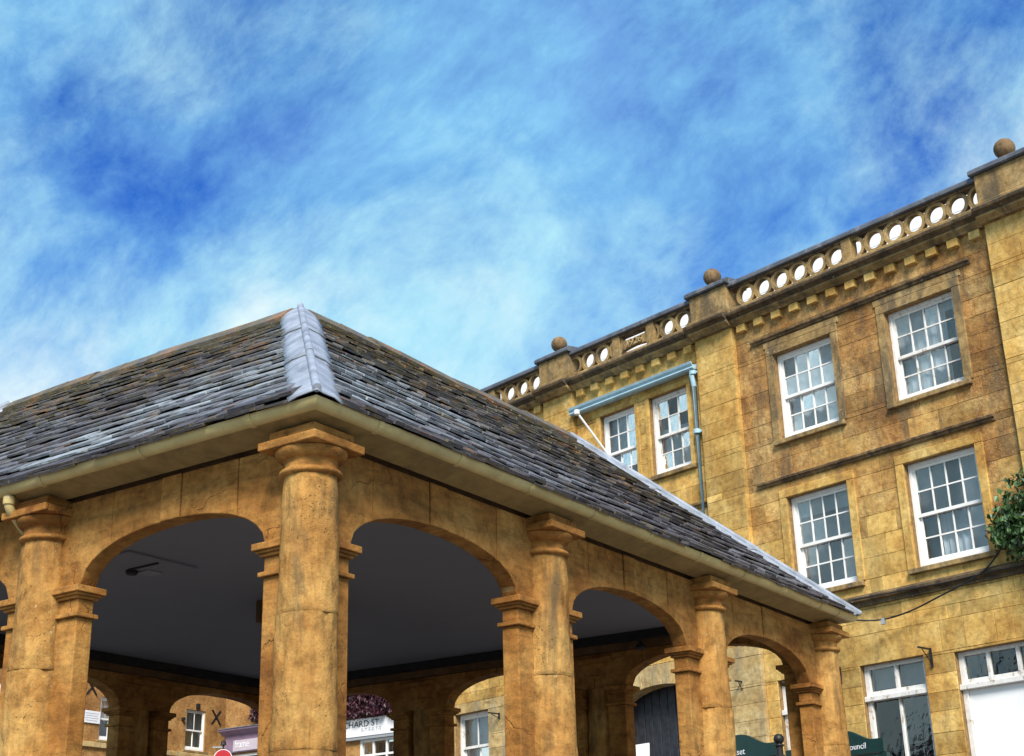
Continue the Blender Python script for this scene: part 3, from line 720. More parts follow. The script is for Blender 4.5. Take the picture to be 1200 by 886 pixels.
def window(parent, t0, t1, z0, z1, ncol, nrow, rec=.10, mat='white', sill=True, surround=None, curtain=None, smat='trim', sillmat='trim', hood=False):
    fr = MB(); fw = .055
    fr.box(t0, t0+fw, -rec-.16, -rec, z0, z1); fr.box(t1-fw, t1, -rec-.16, -rec, z0, z1)
    fr.box(t0+fw, t1-fw, -rec-.16, -rec-.002, z1-fw, z1); fr.box(t0+fw, t1-fw, -rec-.16, -rec+.012, z0, z0+fw+.02)
    wn = fr.build('window', M[mat], parent, bevel=.004)
    mz = (z0+z1)/2
    sash(wn, t0+fw, t1-fw, mz-.025, z1-fw, -rec-.03, ncol, nrow, M[mat], bot=.05)
    sash(wn, t0+fw, t1-fw, z0+fw+.02, mz+.02, -rec-.08, ncol, nrow, M[mat], bot=.075)
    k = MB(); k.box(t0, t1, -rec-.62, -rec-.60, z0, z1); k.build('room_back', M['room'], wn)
    if curtain:
        for (f0, f1, g0, g1, cm) in curtain:
            c = MB(); n = 14
            A, B, Z0, Z1 = t0+(t1-t0)*f0, t0+(t1-t0)*f1, z0+(z1-z0)*g0, z0+(z1-z0)*g1
            vs = [(A+(B-A)*i/n, -rec-(.22 if cm == 'screen' else .15)+(.018*math.sin(i*1.9) if cm in ('curtain', 'net') else 0), z) for z in (Z0, Z1) for i in range(n+1)]
            c.add(vs, [(i, i+1, n+2+i, n+1+i) for i in range(n)]); c.build('curtain' if cm in ('curtain', 'net') else 'blind', M[cm], wn)
    if sill:
        k = MB(); k.cur = .5; k.box(t0-.13, t1+.13, -rec+.005, .075, z0-.085, z0-.004); k.build('sill', M[sillmat], wn, bevel=.012, seg=2)
    if surround:
        sw, pj = surround
        for nm, (a, b2, c, d) in (('jamb', (t0-sw, t0-.003, z0, z1)), ('jamb', (t1+.003, t1+sw, z0, z1)), ('lintel', (t0-sw, t1+sw, z1+.003, z1+sw))):
            k = MB(); k.cur = random.uniform(.35, .65); k.box(a, b2, -.02, pj, c, d); k.build(nm, M[smat], wn, bevel=.008)
    return wn
CUR = [[(0, 1, .0, 1., 'curtain')], [(.25, 1, .0, .9, 'curtain'), (0, 1, .86, 1, 'blind')], [(0, 1, .80, 1, 'blind'), (0, 1, 0, 1, 'screen')], [(.3, .7, 0, .5, 'curtain'), (0, 1, 0, 1, 'screen')], None]
window(cbo, 1.94, 3.15, *WU, 4, 2, surround=(.15, .03), curtain=CUR[0], smat='trim')
window(cbo, -.39, .86, *WU, 4, 2, surround=(.15, .03), curtain=CUR[1], smat='trim', mat='peel')
window(cbo, 1.94, 3.15, *WL, 4, 2, surround=(.15, .03), curtain=CUR[2], smat='buff')
window(cbo, -.39, .86, *WL, 4, 2, surround=(.15, .03), curtain=CUR[3], smat='buff')
window(cbo, 6.49, 7.41, 9.46, 11.0, 3, 2, surround=(.10, .02), curtain=[(0, 1, .3, 1, 'curtain')], smat='buff')
window(cbo, 5.17, 6.12, 9.46, 11.0, 3, 2, surround=(.10, .02), curtain=[(.2, 1, 0, .6, 'curtain')], smat='buff', mat='peel')
for a, b_ in ((6.49, 7.41), (5.17, 6.12), (9.9, 11.1)): window(cbo, a, b_, *WL, 3, 2, surround=(.15, .03), smat='buff')
window(cbo, 9.9, 11.1, 9.46, 11.0, 3, 2, surround=(.12, .02), smat='buff')
for z in (WU, WL): window(cbo, -4.2, -2.95, *z, 4, 2, surround=(.15, .03), smat='weathered')
window(cbo, *GW, 2, 1, rec=.14, mat='peel', curtain=[(0, 1, 0, 1, 'curtain')], sill=True, surround=(.16, -.002))
# ground floor shop windows with transoms
def shopwin(o, tr, ntop, boarded=False, blind=True, nlow=2):
    t0, t1, z0, z1 = o; rec = .10; fw = .085
    f = MB(); f.box(t0, t0+fw, -rec-.12, -rec, z0, z1); f.box(t1-fw, t1, -rec-.12, -rec, z0, z1); f.box(t0+fw, t1-fw, -rec-.12, -rec-.002, z1-.06, z1)
    wn = f.build('window', M['peel'], cbo, bevel=.005)
    k = MB(); k.box(t0-.01, t1+.01, -rec-.10, -rec+.055, tr-.05, tr+.03); k.build('transom', M['peel'], wn, bevel=.008)
    for i in range(1, ntop):
        u = t0+(t1-t0)*i/ntop; k = MB(); k.box(u-.028, u+.028, -rec-.08, -rec-.004, tr+.03, z1-.06); k.build('mullion', M['peel'], wn, bevel=.004)
    k = MB(); k.box(t0+fw, t1-fw, -rec-.085, -rec-.01, tr+.0305, tr+.10); k.build('rail', M['peel'], wn, bevel=.004)
    for i in range(ntop):
        u0, u1 = t0+fw+(t1-t0-2*fw)*i/ntop, t0+fw+(t1-t0-2*fw)*(i+1)/ntop
        p = MB(); p.cur = random.random(); p.add([(u0, -rec-.05, tr), (u1, -rec-.048, tr), (u1, -rec-.052, z1), (u0, -rec-.05, z1)], [(0,1,2,3)]); p.build('pane', M['glass'], wn)
    if blind:
        k = MB(); k.box(t0+fw, t1-fw, -rec-.17, -rec-.16, tr+.14, z1-.06); k.build('blind', M['blind'], wn)
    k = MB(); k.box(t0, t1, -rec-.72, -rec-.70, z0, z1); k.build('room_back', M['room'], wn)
    if boarded:
        k = MB(); k.box(t0+fw+.003, t1-fw-.003, -rec-.06, -rec-.03, z0, tr-.052); k.build('board', M['whiteclean'], wn, bevel=.003)
    else:
        for i in range(1, nlow):
            u = t0+(t1-t0)*i/nlow; k = MB(); k.box(u-.022, u+.022, -rec-.09, -rec-.02, z0, tr-.05); k.build('mullion', M['peel'], wn, bevel=.004)
        for i in range(nlow):
            u0, u1 = t0+fw+(t1-t0-2*fw)*i/nlow, t0+fw+(t1-t0-2*fw)*(i+1)/nlow
            p = MB(); p.cur = .15; p.add([(u0, -rec-.05, z0), (u1, -rec-.05, z0), (u1, -rec-.052, tr-.05), (u0, -rec-.05, tr-.05)], [(0,1,2,3)]); p.build('pane', M['glass'], wn)
    k = MB(); k.box(t0-.08, t1+.08, -rec, .06, z0-.1, z0-.004); k.build('sill', M['trim'], wn, bevel=.01)
shopwin(G1, 4.90, 2); shopwin(G2, 4.86, 3, boarded=True, blind=False); shopwin(G0, 4.90, 2, blind=False)

# cornice, parapet
def runs(lo=TR_, hi=TL_):
    """t intervals with a forward break over each pilaster"""
    e = sorted({lo, hi}|{v for p in PIL for v in (p[0]-.03, p[1]+.03) if lo < v < hi})
    return [(a, b_, .10 if inpil((a+b_)/2) else 0) for a, b_ in zip(e, e[1:])]
for a, b_, f in runs():
    k = MB(); k.cur = random.uniform(.4, .7)
    k.sweepx([(-.3, 11.702), (.085+f, 11.702), (.095+f, 11.72), (.17+f, 11.765), (.175+f, 11.80), (-.3, 11.80)], a+.001, b_-.001); k.build('bed_moulding', M['trim'], cbo)
    k = MB(); k.cur = random.uniform(.3, .6)
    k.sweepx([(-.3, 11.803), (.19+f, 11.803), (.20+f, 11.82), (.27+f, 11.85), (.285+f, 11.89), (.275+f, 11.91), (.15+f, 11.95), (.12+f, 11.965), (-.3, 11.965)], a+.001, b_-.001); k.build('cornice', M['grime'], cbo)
    k = MB(); k.cur = random.uniform(.4, .7); k.sweepx([(-.22, 11.968), (.11+f, 11.968), (.115+f, 12.03), (.095+f, 12.05), (-.22, 12.05)], a+.001, b_-.001); k.build('plinth_rail', M['trim'], cbo, bevel=.004)
BAYS = [(-1.15, 3.94), (4.80, 8.06), (8.90, 11.95), (-6.4, -2.1)]
for a, b_ in BAYS:
    n = round((b_-a)/.392)
    for i in range(n):
        u = a+(b_-a)*(i+.5)/n; k = MB(); k.cur = random.uniform(.45, .95)
        k.box(u-.095, u+.095, -.02, .095, 11.555, 11.690); k.build('dentil', M['buff'], cbo, bevel=.008, seg=2)
    k = MB(); k.sweepx([(-.16, 12.462), (.13, 12.462), (.145, 12.475), (.145, 12.52), (.12, 12.56), (.05, 12.59), (-.16, 12.59)], a+.002, b_-.002); k.build('coping', M['leadroof'], cbo)
    k = MB(); k.sweepx([(-.10, 12.425), (.07, 12.425), (.07, 12.4615), (-.10, 12.4615)], a, b_); k.build('top_rail', M['cornice'], cbo)
def rings(cs):
    for u in cs:
        k = MB(); k.cur = random.uniform(.3, .7); k.ring(u, 12.24, .205, .146, -.045, .05); k.build('balustrade_ring', M['trim'], cbo)
rings([-1.11+.392*i for i in range(13) if abs(-1.11+.392*i-1.38) > .05][:13]); rings([5.10-.39, 5.10, 5.49, 5.88, 6.82, 7.21, 7.60, 7.99]); rings([9.17, 9.56, 9.96, 10.36, 10.76, 11.16, 11.56, 11.9]); rings([-2.3-.392*i for i in range(11)])
for u in (1.38, 5.90, 6.80, 10.5, -4.2):
    k = MB(); k.cur = .6; k.box(u-.10, u+.10, -.10, .09, 12.051, 12.461); k.build('parapet_post', M['trim'], cbo, bevel=.008)
k = MB(); k.cur = .6; k.prism([(6.0, 12.13), (6.2, 12.155), (6.35, 12.165), (6.5, 12.155), (6.70, 12.13), (6.70, 12.33), (6.35, 12.315), (6.0, 12.33)], -.05, .045); dpn = k.build('date_panel', M['trim'], cbo, bevel=.005)
fm = Matrix.Rotation(math.pi, 4, 'Z') @ Matrix.Rotation(math.pi/2, 4, 'X')
text_mesh('date_numerals', '1926', .20, M['pale'], dpn, Matrix.Translation((6.35, .055, 12.17)) @ fm, ext=.02, sx=1.15)
for i in range(4):     # white boards added behind the pierced parapet, set back in sun to whiten holes
    k = MB(); z = 12.0+.33*i; k.sweepx([(-1.56, z), (-1.505, z), (-1.509, z+.325), (-1.56, z+.325)], -6.0, 12.3); ws_ = k.build('added_white_board', M['whiteclean'], cbo)
k = MB(); k.box(-6.0, 12.3, -6., -1.562, 11.952, 13.31); k.build('added_roof_box', M['leadroof'], cbo)  # added box backing the white boards
for p0, p1 in PIL:
    k = MB(); k.cur = random.uniform(.3, .5); k.box(p0-.01, p1+.01, -.30, .17, 12.051, 12.53); pr_ = k.build('parapet_pier', M['trim'], cbo, bevel=.012, seg=2)
    k = MB(); k.sweepx([(-.36, 12.531), (.22, 12.531), (.24, 12.55), (.24, 12.60), (.20, 12.64), (-.05, 12.67), (-.36, 12.62)], p0-.07, p1+.07); k.build('pier_coping', M['leadroof'], pr_)
    k = MB(); k.cur = .35; u = (p0+p1)/2
    prof = [(.15, 12.64), (.13, 12.68), (.085, 12.71), (.08, 12.73)]+[(.165*math.sin(a), 12.875-.165*math.cos(a)) for a in [R(d) for d in range(30, 181, 10)]]
    prof[-1] = (.002, prof[-1][1]); k.lathe(prof, u, -.02, 28); smooth_by_angle(k.build('ball_finial', M['cornice'], pr_), 50)
# hood moulds and string courses
def moulding(name, a, b_, z, h, pj, mat, n=3):
    for i in range(n):
        k = MB(); k.cur = random.uniform(.3, .7); u0, u1 = a+(b_-a)*i/n, a+(b_-a)*(i+1)/n
        k.sweepx([(-.02, z-h), (pj*.35, z-h), (pj*.45, z-h*.6), (pj*.9, z-h*.45), (pj, z-h*.1), (pj*.85, z), (-.02, z+h*.35)], u0+.0015, u1-.0015); k.build(name, M[mat], cbo)
moulding('hood_mould', -.78, 3.58, 11.30, .085, .085, 'cornice', 4); moulding('string_course', -.80, 3.72, 8.72, .09, .085, 'cornice', 4)
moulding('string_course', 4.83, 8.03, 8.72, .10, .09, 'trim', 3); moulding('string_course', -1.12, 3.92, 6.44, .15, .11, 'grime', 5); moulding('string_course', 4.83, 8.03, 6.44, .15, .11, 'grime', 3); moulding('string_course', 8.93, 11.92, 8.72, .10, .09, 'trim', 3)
# pale flat lintel course under the hood mould
for a, b_ in ((1.75, 3.34), (-.58, 1.05)):
    k = MB(); k.cur = .5; k.box(a, b_, -.01, .022, 11.085, 11.195); k.build('frieze_band', M['trim'], cbo, bevel=.006)
# blue painted gutter and downpipe
k = MB(); k.sweepx([(.06, 11.18), (.17, 11.17), (.20, 11.19), (.185, 11.22), (.22, 11.26), (.235, 11.30), (.215, 11.30), (.19, 11.25), (.06, 11.25)], 4.83, 8.06); gt = k.build('roof_gutter', M['bluepaint'], cbo)
k = MB(); k.sweepx([(.0, 11.19), (.058, 11.19), (.058, 11.29), (.0, 11.29)], 4.83, 8.05); k.build('gutter_board', M['bluepaint'], cbo)
k = MB(); k.tube([(4.90, .15, 11.19), (4.90, .15, 11.05), (4.90, .12, 10.95), (4.90, .10, 10.85), (4.90, .10, 2.2)], .047, 12); pd = smooth_by_angle(k.build('downpipe', M['bluepaint'], cbo), 50)
for z in (11.08, 9.95, 8.2, 6.6):
    k = MB(); k.lathe([(.062, z), (.066, z+.01), (.066, z+.07), (.062, z+.08)], 4.90, .11, 14); k.box(4.80, 5.0, .0, .10, z+.02, z+.06); k.build('pipe_clip', M['bluepaint'], pd)
# iron brackets on the wall
def bracket(u, z, l=.30, h=.28, flip=1):
    k = MB(); k.box(u-.015, u+.015, .006, .03, z-h, z+.02); k.box(u-.012, u+.012, .03, l, z-.012, z+.012)
    k.tube([(u, .03, z-h*.8), (u, l*.7, z-.02)], .008, 6); k.build('wall_bracket', M['iron'], cbo)
bracket(2.45, 5.42, .22, .24); bracket(.80, 5.46, .34, .26); bracket(4.36, 5.47, .26, .28); bracket(10.55, 5.72, .30, .10)
k = MB(); k.tube([(4.80, .03, 5.9), (4.80, .03, 2.0)], .022, 8); k.build('conduit', M['greytext'], cbo)

# flagpole
fp_b, fp_t = cworld(6.30, .06, 8.95), cworld(6.73, 1.3, 10.62)
fp = tag(empty('flagpole', fp_b), 'thin white flagpole slanting out from the wall below the blue gutter', 'flagpole')
k = MB(); k.tube([(0, 0, 0), tuple((fp_t-fp_b)*.5), tuple(fp_t-fp_b)], .021, 10); k.build('pole', M['white'], fp)
k = MB(); e = fp_t-fp_b; k.lathe([(.01, -.06), (.05, -.04), (.055, 0), (.045, .04), (.01, .055)], 0, 0, 14); kb = k.build('finial', M['white'], fp); kb.location = e
k = MB(); k.box(-.07, .07, -.07, .07, -.10, .06); k.build('bracket', M['iron'], fp, bevel=.01)
# cable
cab = MB(); P_ = [cworld(*v) for v in [(2.16, .9, 6.07), (1.75, .55, 6.0), (1.45, .25, 5.985), (1.0, .16, 6.04), (.42, .13, 6.19), (-.14, .13, 6.34), (-.42, .14, 6.47), (-.75, .16, 6.75), (-1.1, .18, 6.98)]]
pts2 = []
for i in range(len(P_)-1):
    for q in range(5):
        t = q/5; p0 = P_[max(i-1, 0)]; p1 = P_[i]; p2 = P_[i+1]; p3 = P_[min(i+2, len(P_)-1)]
        pts2.append(.5*((2*p1)+(-p0+p2)*t+(2*p0-5*p1+4*p2-p3)*t*t+(-p0+3*p1-3*p2+p3)*t*t*t))
cab.tube(pts2+[P_[-1]], .013, 7); co = tag(cab.build('cable', M['iron']), 'black cable looping along the wall under the dark string course', 'cable')
k = MB(); q = cworld(1.42, .22, 5.985); k.box(q.x-.03, q.x+.03, q.y-.03, q.y+.03, q.z-.07, q.z+.02); k.build('cable_clip', M['greytext'], co)
k = MB(); k.tube([cworld(*v) for v in [(2.0, .14, 6.40), (1.2, .13, 6.385), (.3, .135, 6.36), (-.5, .13, 6.38), (-1.1, .13, 6.36)]], .011, 6)
tag(k.build('wall_cable', M['iron']), 'thin black cable clipped straight along the dark string course', 'cable')

# ------------------------------------------------------------------ plants
def leaves(mb, centre_fn, n, size, flat, bias):
    for _ in range(n):
        c, nrm = centre_fn(); s = size*random.uniform(.6, 1.35)
        d = Vector((random.gauss(0, 1), random.gauss(0, 1), random.gauss(0, 1)))
        nrm = (nrm*flat+d.normalized()).normalized(); a = nrm.cross(Vector((random.gauss(0, .4), random.gauss(0, .4), -1))).normalized(); b_ = nrm.cross(a)
        c = Vector(c); l = s*1.5; fold = nrm*s*.18
        v = [c-b_*l*.5, c-a*s*.5+fold, c-a*s*.42+b_*l*.2+fold, c+b_*l*.55, c+a*s*.42+b_*l*.2+fold, c+a*s*.5+fold]
        mb.add(v, [(0, 1, 2, 3), (0, 3, 4, 5)], min(1, max(0, random.gauss(bias, .25))))
OUT = Vector((-math.cos(PHI), math.sin(PHI), 0))
PSH = -.16
cp = tag(empty('climbing_plant', cworld(-1.9, .2, gz(*cworld(-1.9, .2, 0)[:2]))), 'leafy green climbing plant on the stone wall beside the sash window', 'plant')
base = Vector(cp.location)
blobs = [(-.78, 7.05, .30, .30), (-1.05, 7.35, .36, .34), (-.95, 6.75, .34, .30), (-1.35, 7.0, .45, .45), (-1.25, 6.45, .35, .30), (-1.7, 7.5, .5, .5), (-1.9, 6.7, .5, .55), (-.62, 6.88, .16, .16), (-1.55, 6.1, .35, .35), (-2.3, 7.3, .5, .6), (-1.25, 5.75, .2, .3), (-1.35, 5.2, .22, .3)]
def cen():
    u, z, ru, rz = random.choice(blobs); a = random.uniform(0, 2*math.pi); r = random.random()**.5
    return cworld(PSH+u+ru*r*math.cos(a)+random.gauss(0, .07), .08+.42*random.random()*(1-r*.5), z+rz*r*math.sin(a)+random.gauss(0, .07))-base, OUT+Vector((0, 0, .5))
k = MB(); leaves(k, cen, 3000, .06, .5, .5); k.build('foliage', M['leaf'], cp, fix=False)
k = MB()
for u, z, ru, rz in blobs: k.tube([cworld(-1.9, .12, base.z)-base, cworld(-1.85, .12, 5.2)-base, cworld((u-1.9)/2, .15, (z+5.5)/2)-base, cworld(u, .25, z)-base], .014, 6)
k.build('stem', M['bark'], cp)

# ------------------------------------------------------------------ street furniture by the council building
def notice(off, tc_, tw, ztop, zsh, text, tpos, tsize, label):
    b0 = cworld(tc_, off, 0); zg = gz(b0.x, b0.y)
    r0 = tag(empty('notice_board', (b0.x, b0.y, zg), math.pi/2-PHI), label, 'notice board', None)
    H = lambda z: z-zg
    hw = tw/2; head = []
    n = 24
    for i in range(n+1):
        x = -hw+tw*i/n; f = abs(x)/hw; s = 1 if f < .25 else (0 if f > .8 else .5+.5*math.cos(math.pi*(f-.25)/.55))
        head.append((x, H(zsh)+(ztop-zsh)*s))
    k = MB(); k.prism([(-hw, H(zsh)-.19), (hw, H(zsh)-.19)]+head[::-1], -.03, .04); hd = k.build('header', M['green'], r0, bevel=.004)
    text_mesh('lettering', text, tsize, M['signwhite'], hd, Matrix.Translation((tpos, .043, H(zsh)-.115)) @ fm, ext=.002)
    k = MB(); k.box(-hw+.04, hw-.04, -.025, .02, .75, H(zsh)-.195); cs = k.build('display_case', M['green'], r0)
    for i in range(3):
        u = -hw+.12+(tw-.24)*(i/3); k = MB(); k.box(u+.01, u+(tw-.24)/3-.01, .0205, .024, 1.2+.03*i, H(zsh)-.24); k.build('notice_sheet', M['signwhite'], cs)
    for s in (-1, 1):
        k = MB(); k.box(s*hw-.04, s*hw+.04, -.04, .045, -.05, H(zsh)-.197); k.build('post', M['green'], r0, bevel=.006)
notice(1.5, 1.62, 1.70, 4.235, 4.075, 'Council', 1.235-1.62, .115, 'dark green notice board with white Council lettering beside the shop window')
notice(1.5, 3.55, 1.95, 4.40, 4.22, 'sset', 3.33-3.55, .13, 'dark green notice board with arched top seen through the end arch')
bp_ = cworld(1.82, 2.5, 0); zg = gz(bp_.x, bp_.y)
bp0 = tag(empty('iron_post', (bp_.x, bp_.y, zg)), 'black iron post with round ball top seen through the end arch', 'post')
k = MB(); k.lathe([(.09, 0), (.09, .3), (.055, .36), (.05, 4.0-zg)], 0, 0, 14); k.build('shaft', M['iron'], bp0, smooth=True)
k = MB(); z = 4.02-zg; k.lathe([(.05, z-.02), (.075, z), (.05, z+.02)]+[(.075*math.sin(a), z+.085-.075*math.cos(a)) for a in [R(d) for d in range(30, 180, 15)]], 0, 0, 14); k.build('ball_top', M['iron'], bp0, smooth=True)
ws = cworld(5.57, 1.5, 0); zg = gz(ws.x, ws.y)
w0 = tag(empty('white_sign', (ws.x, ws.y, zg), math.pi/2-PHI), 'blank white sign panel standing before the dark arched door', 'sign')
k = MB(); zt = 4.49-zg; k.add([(-.40, .14, zt-1.1), (.40, .14, zt-1.1), (.335, 0, zt), (-.335, 0, zt), (-.40, .11, zt-1.1), (.40, .11, zt-1.1), (.335, -.03, zt), (-.335, -.03, zt)], FC); k.build('panel', M['whiteclean'], w0)
for s in (-1, 1):
    k = MB(); k.box(s*.36-.025, s*.36+.025, .08, .12, -.05, zt-1.0); k.build('leg', M['iron'], w0)

# ------------------------------------------------------------------ house beyond the market house
HY = 32.; hx = 31.7
th = tag(empty('town_house', (hx, HY, 0), math.pi), 'orange stone house with white sash windows and black cross wall ties', 'house')
T = lambda x: hx-x
def facade(parent, t0, t1, z0, z1, opens, mat, depth=.35):
    w = MB(); zs_ = sorted({z0, z1}|{v for o in opens for v in o[2:]})
    for a, b_ in zip(zs_, zs_[1:]):
        cur = t0
        for c0, c1 in sorted((o[0], o[1]) for o in opens if o[2] < (a+b_)/2 < o[3]):
            if c0 > cur: w.box(cur, c0, -depth, 0, a, b_)
            cur = c1
        w.box(cur, t1, -depth, 0, a, b_)
    return w.build('wall', mat, parent)
hw_ = [(29.13, 30.06), (27.28, 28.2), (25.35, 26.27), (23.48, 24.40), (20.55, 21.47), (18.2, 19.1), (31.02, 31.50)]
ops = [(T(b_), T(a), 7.98, 9.37) for a, b_ in hw_]+[(T(b_), T(a), 11.3, 12.6) for a, b_ in hw_]+[(T(b_), T(a), 4.9, 6.6) for a, b_ in hw_[:6]]
hwall = facade(th, T(31.7), T(15), 2.5, 13.6, ops, M['render'])
for i, o in enumerate(ops): window(th, *o, 2, 1, rec=.05, sill=True, curtain=[(0, 1, .0, 1, 'net')] if i % 3 != 1 else [(0, 1, 0, .5, 'net')], smat='trim')
k = MB(); k.box(.0, T(15), -.02, .09, 7.72, 7.885); k.build('string_course', M['pale'], th, bevel=.01)
for x, z in ((24.92, 9.62), (30.54, 9.22)):
    for s in (-1, 1):
        k = MB(); k.add([(T(x)+s*(-.20)-.03, .005, z-.24), (T(x)+s*(-.20)+.03, .005, z-.24), (T(x)+s*.20+.03, .005, z+.24), (T(x)+s*.20-.03, .005, z+.24),
                         (T(x)+s*(-.20)-.03, .04+.012*s, z-.24), (T(x)+s*(-.20)+.03, .04+.012*s, z-.24), (T(x)+s*.20+.03, .04+.012*s, z+.24), (T(x)+s*.20-.03, .04+.012*s, z+.24)], FC)
        k.build('cross_tie_bar', M['iron'], th)
k = MB(); k.box(T(25.33), T(24.60), .002, .05, 8.47, 8.86); pq = k.build('plaque', M['signwhite'], th, bevel=.008)
for i in range(4):
    k = MB(); k.box(T(25.24)+.03*(i % 2), T(24.70)-.03*(i % 2), .0505, .053, 8.77-.075*i, 8.785-.075*i); k.build('carved_line', M['greytext'], pq)
for x, z in ((29.62, 9.50), (27.75, 9.52)):
    k = MB(); k.box(T(x)-.06, T(x)+.06, .002, .10, z-.08, z+.09); k.build('lamp', M['iron'], th)
k = MB(); k.box(T(28.95)-.04, T(28.95)+.04, .002, .12, 8.95, 9.05); k.build('alarm_box', M['iron'], th)
k = MB(); k.box(T(22.1), T(19.6), .02, .12, 6.75, 7.46); k.build('shop_fascia', M['signwhite'], th, bevel=.01)
k = MB(); k.prism([(0, 13.6), (T(15), 13.6), (T(15), 13.75), (0, 13.75)], -.35, .30); k.build('eaves', M['white'], th)
k = MB(); k.add([(-.1, .35, 13.76), (T(15)+.1, .35, 13.76), (T(15)+.1, -4, 17), (-.1, -4, 17), (-.1, -8.4, 13.76), (T(15)+.1, -8.4, 13.76)], [(0, 1, 2, 3), (3, 2, 5, 4), (0, 3, 4), (1, 5, 2), (0, 4, 5, 1)]); k.build('roof', M['rooftile'], th)
for u in (0, T(15)-.35):
    k = MB(); k.box(u, u+.35, -8, -.351, 2.5, 13.6); k.build('side_wall', M['render'], th)
k = MB(); k.box(.36, T(15)-.36, -8, -7.7, 2.5, 13.6); k.build('back_wall', M['render'], th)

# ------------------------------------------------------------------ shop row facing the square
SX = 28.
sh = tag(empty('shop_building', (SX, 0, 0), math.pi/2), 'shop row with mauve fascia and white lettered sign under dark red creeper', 'shop')
sops = [(26.2, 28.6, 4.6, 7.40), (21.1, 23.15, 5.2, 7.38), (24.0, 25.2, 4.2, 6.9), (17.5, 19.5, 4.6, 7.2)]
facade(sh, 10, 28.95, 2.5, 12.5, sops, M['render'])
for o in sops:
    f = MB(); f.box(o[0], o[0]+.07, -.12, .01, o[2], o[3]); f.box(o[1]-.07, o[1], -.12, .01, o[2], o[3]); f.box(o[0]+.07, o[1]-.07, -.12, .008, o[3]-.07, o[3]); f.box(o[0]+.07, o[1]-.07, -.12, .008, o[2], o[2]+.08)
    wn = f.build('shop_window', M['white'], sh)
    n = 4
    k = MB(); k.box(o[0]+.07, o[1]-.07, -.08, .004, o[3]-.50, o[3]-.44); k.build('transom', M['white'], wn)
    for i in range(n):
        u0, u1 = o[0]+(o[1]-o[0])*i/n, o[0]+(o[1]-o[0])*(i+1)/n
        if i: 
            k = MB(); k.box(u0-.03, u0+.03, -.08, .006, o[2]+.08, o[3]-.07); k.build('mullion', M['white'], wn)
        p = MB(); p.cur = random.random(); p.add([(u0, -.05, o[2]), (u1, -.05, o[2]), (u1, -.05, o[3]), (u0, -.05, o[3])], [(0, 1, 2, 3)]); p.build('pane', M['glass'], wn)
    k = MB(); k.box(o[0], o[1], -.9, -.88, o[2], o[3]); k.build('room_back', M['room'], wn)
# mauve fascia with cornice
k = MB(); k.box(25.6, 28.80, .003, .12, 7.46, 8.02); fa = k.build('fascia', M['mauve'], sh, bevel=.006)
k = MB(); k.sweepx([(.0, 8.022), (.13, 8.022), (.16, 8.06), (.26, 8.12), (.33, 8.15), (.34, 8.20), (.0, 8.27)], 25.5, 28.93); k.build('fascia_cornice', M['mauve'], fa)
k = MB(); k.sweepx([(.0, 8.272), (.36, 8.205), (.37, 8.225), (.0, 8.30)], 25.5, 28.95); k.build('lead_flashing', M['lead'], fa)
k = MB(); k.box(26.4, 28.42, .121, .14, 7.49, 7.84); fpnl = k.build('name_panel', M['mauvelight'], fa, bevel=.004)
text_mesh('lettering', 'frame', .34, M['signwhite'], fpnl, Matrix.Translation((28.02, .145, 7.60)) @ fm, ext=.004, sx=.80)
# white sign
k = MB(); k.box(20.2, 24.6, .003, .10, 7.57, 8.02); sg = k.build('shop_sign', M['signwhite'], sh, bevel=.005)
text_mesh('lettering', 'RICHARD ST', .265, M['black'], sg, Matrix.Translation((24.03, .104, 7.765)) @ fm, ext=.003, sx=1.13, align='LEFT')
text_mesh('small_lettering', 'E-T-E-E-T-S', .15, M['greytext'], sg, Matrix.Translation((22.65, .104, 7.615)) @ fm, ext=.003, sx=1.1)
k = MB(); k.box(20.1, 24.7, .0, .16, 7.47, 7.555); k.build('sign_ledge', M['signwhite'], sh, bevel=.006)
k = MB(); k.box(20.1, 24.7, .0, .14, 7.385, 7.465); k.build('roller_box', M['greytext'], sh)
k = MB(); k.add([(9.9, .3, 12.5), (29.2, .3, 12.5), (29.2, -4, 15.5), (9.9, -4, 15.5), (9.9, -8.3, 12.5), (29.2, -8.3, 12.5)], [(0, 1, 2, 3), (3, 2, 5, 4), (0, 3, 4), (1, 5, 2), (0, 4, 5, 1)]); k.build('roof', M['rooftile'], sh)
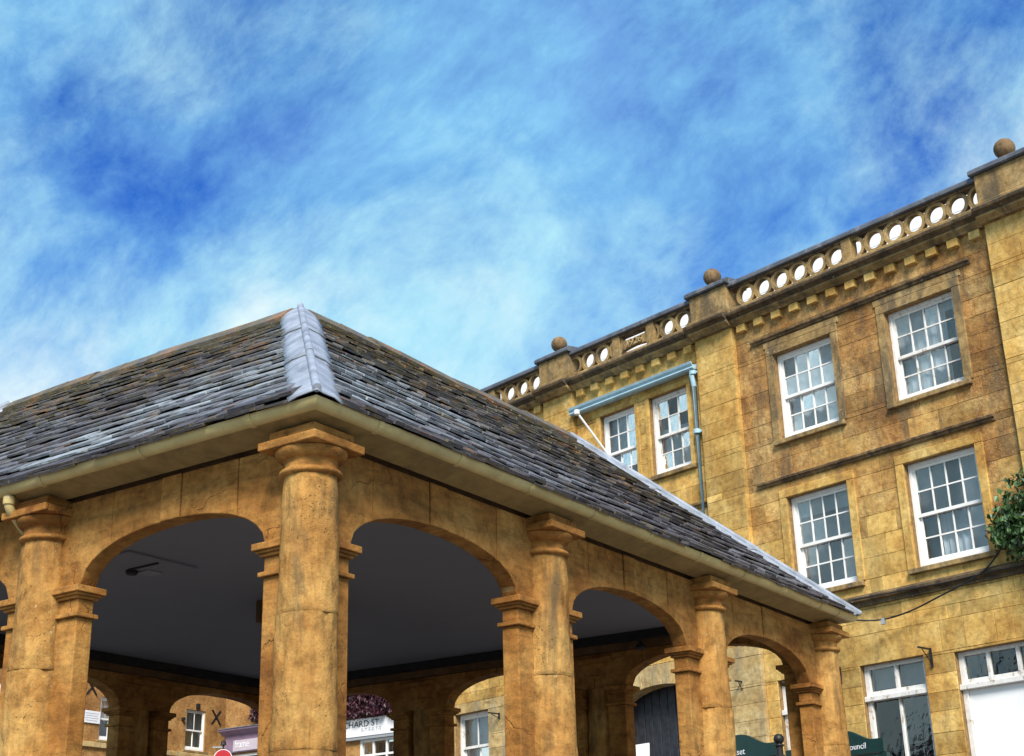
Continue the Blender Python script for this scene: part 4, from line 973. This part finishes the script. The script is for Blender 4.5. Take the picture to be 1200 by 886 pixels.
for u in (10, 28.6):
    k = MB(); k.box(u, u+.35, -8, -.351, 2.5, 12.5); k.build('side_wall', M['render'], sh)
rc = tag(empty('red_creeper', (SX-.1, 23, gz(SX-.1, 23))), 'dark red creeper covering the upper wall above the shop signs', 'creeper')
b0 = Vector(rc.location)
def cen2():
    y = random.uniform(18.5, 27.55); top = 9.3+.5*mnoise.noise(Vector((y*.7, 0, 0))); z = random.uniform(8.03 if y < 24.7 else 8.32, top)
    if y > 26.6: z = random.uniform(8.35, 9.1)
    return Vector((SX-.06-.30*random.random(), y, z))-b0, Vector((-1, 0, .4))
k = MB(); leaves(k, cen2, 12000, .075, .9, .4); k.build('foliage', M['redleaf'], rc, fix=False)
k = MB()
for y in (18.9, 20, 25.0, 26.2): k.tube([Vector((SX-.05, y*.3+25.3*.7, b0.z))-b0, Vector((SX-.05, y, 8.3))-b0, Vector((SX-.06, y+.4, 9.2))-b0], .025, 6)
k.build('stem', M['bark'], rc)
# no entry sign
ns = Vector((26.15, 27.12, 0)); zg = gz(ns.x, ns.y)
n0 = tag(empty('no_entry_sign', (ns.x, ns.y, zg), YAW-math.pi/2+R(12)), 'round red road sign with white bar on a black post', 'road sign')
zc = 7.03-zg
def disc(r, y0, y1, name, mat):
    k = MB(); n = 36; k.prism([(r*math.cos(2*math.pi*i/n), zc+r*math.sin(2*math.pi*i/n)) for i in range(n)], y0, y1); return k.build(name, mat, n0)
disc(.285, -.012, 0., 'rim', M['signwhite']); disc(.265, -.018, -.0125, 'face', M['red'])
k = MB(); k.box(-.19, .19, -.023, -.0185, zc-.045, zc+.045); k.build('bar', M['signwhite'], n0)
k = MB(); k.lathe([(.035, -.1), (.035, zc+.45)], 0, .04, 12); k.build('post', M['iron'], n0)
k = MB(); k.box(-.33, .05, .02, .05, zc+.33, zc+.37); k.build('arm', M['greytext'], n0)
k = MB(); k.lathe([(.02, zc+.43), (.09, zc+.42), (.07, zc+.52), (.02, zc+.56)], 0, .04, 12); k.build('lamp', M['iron'], n0)
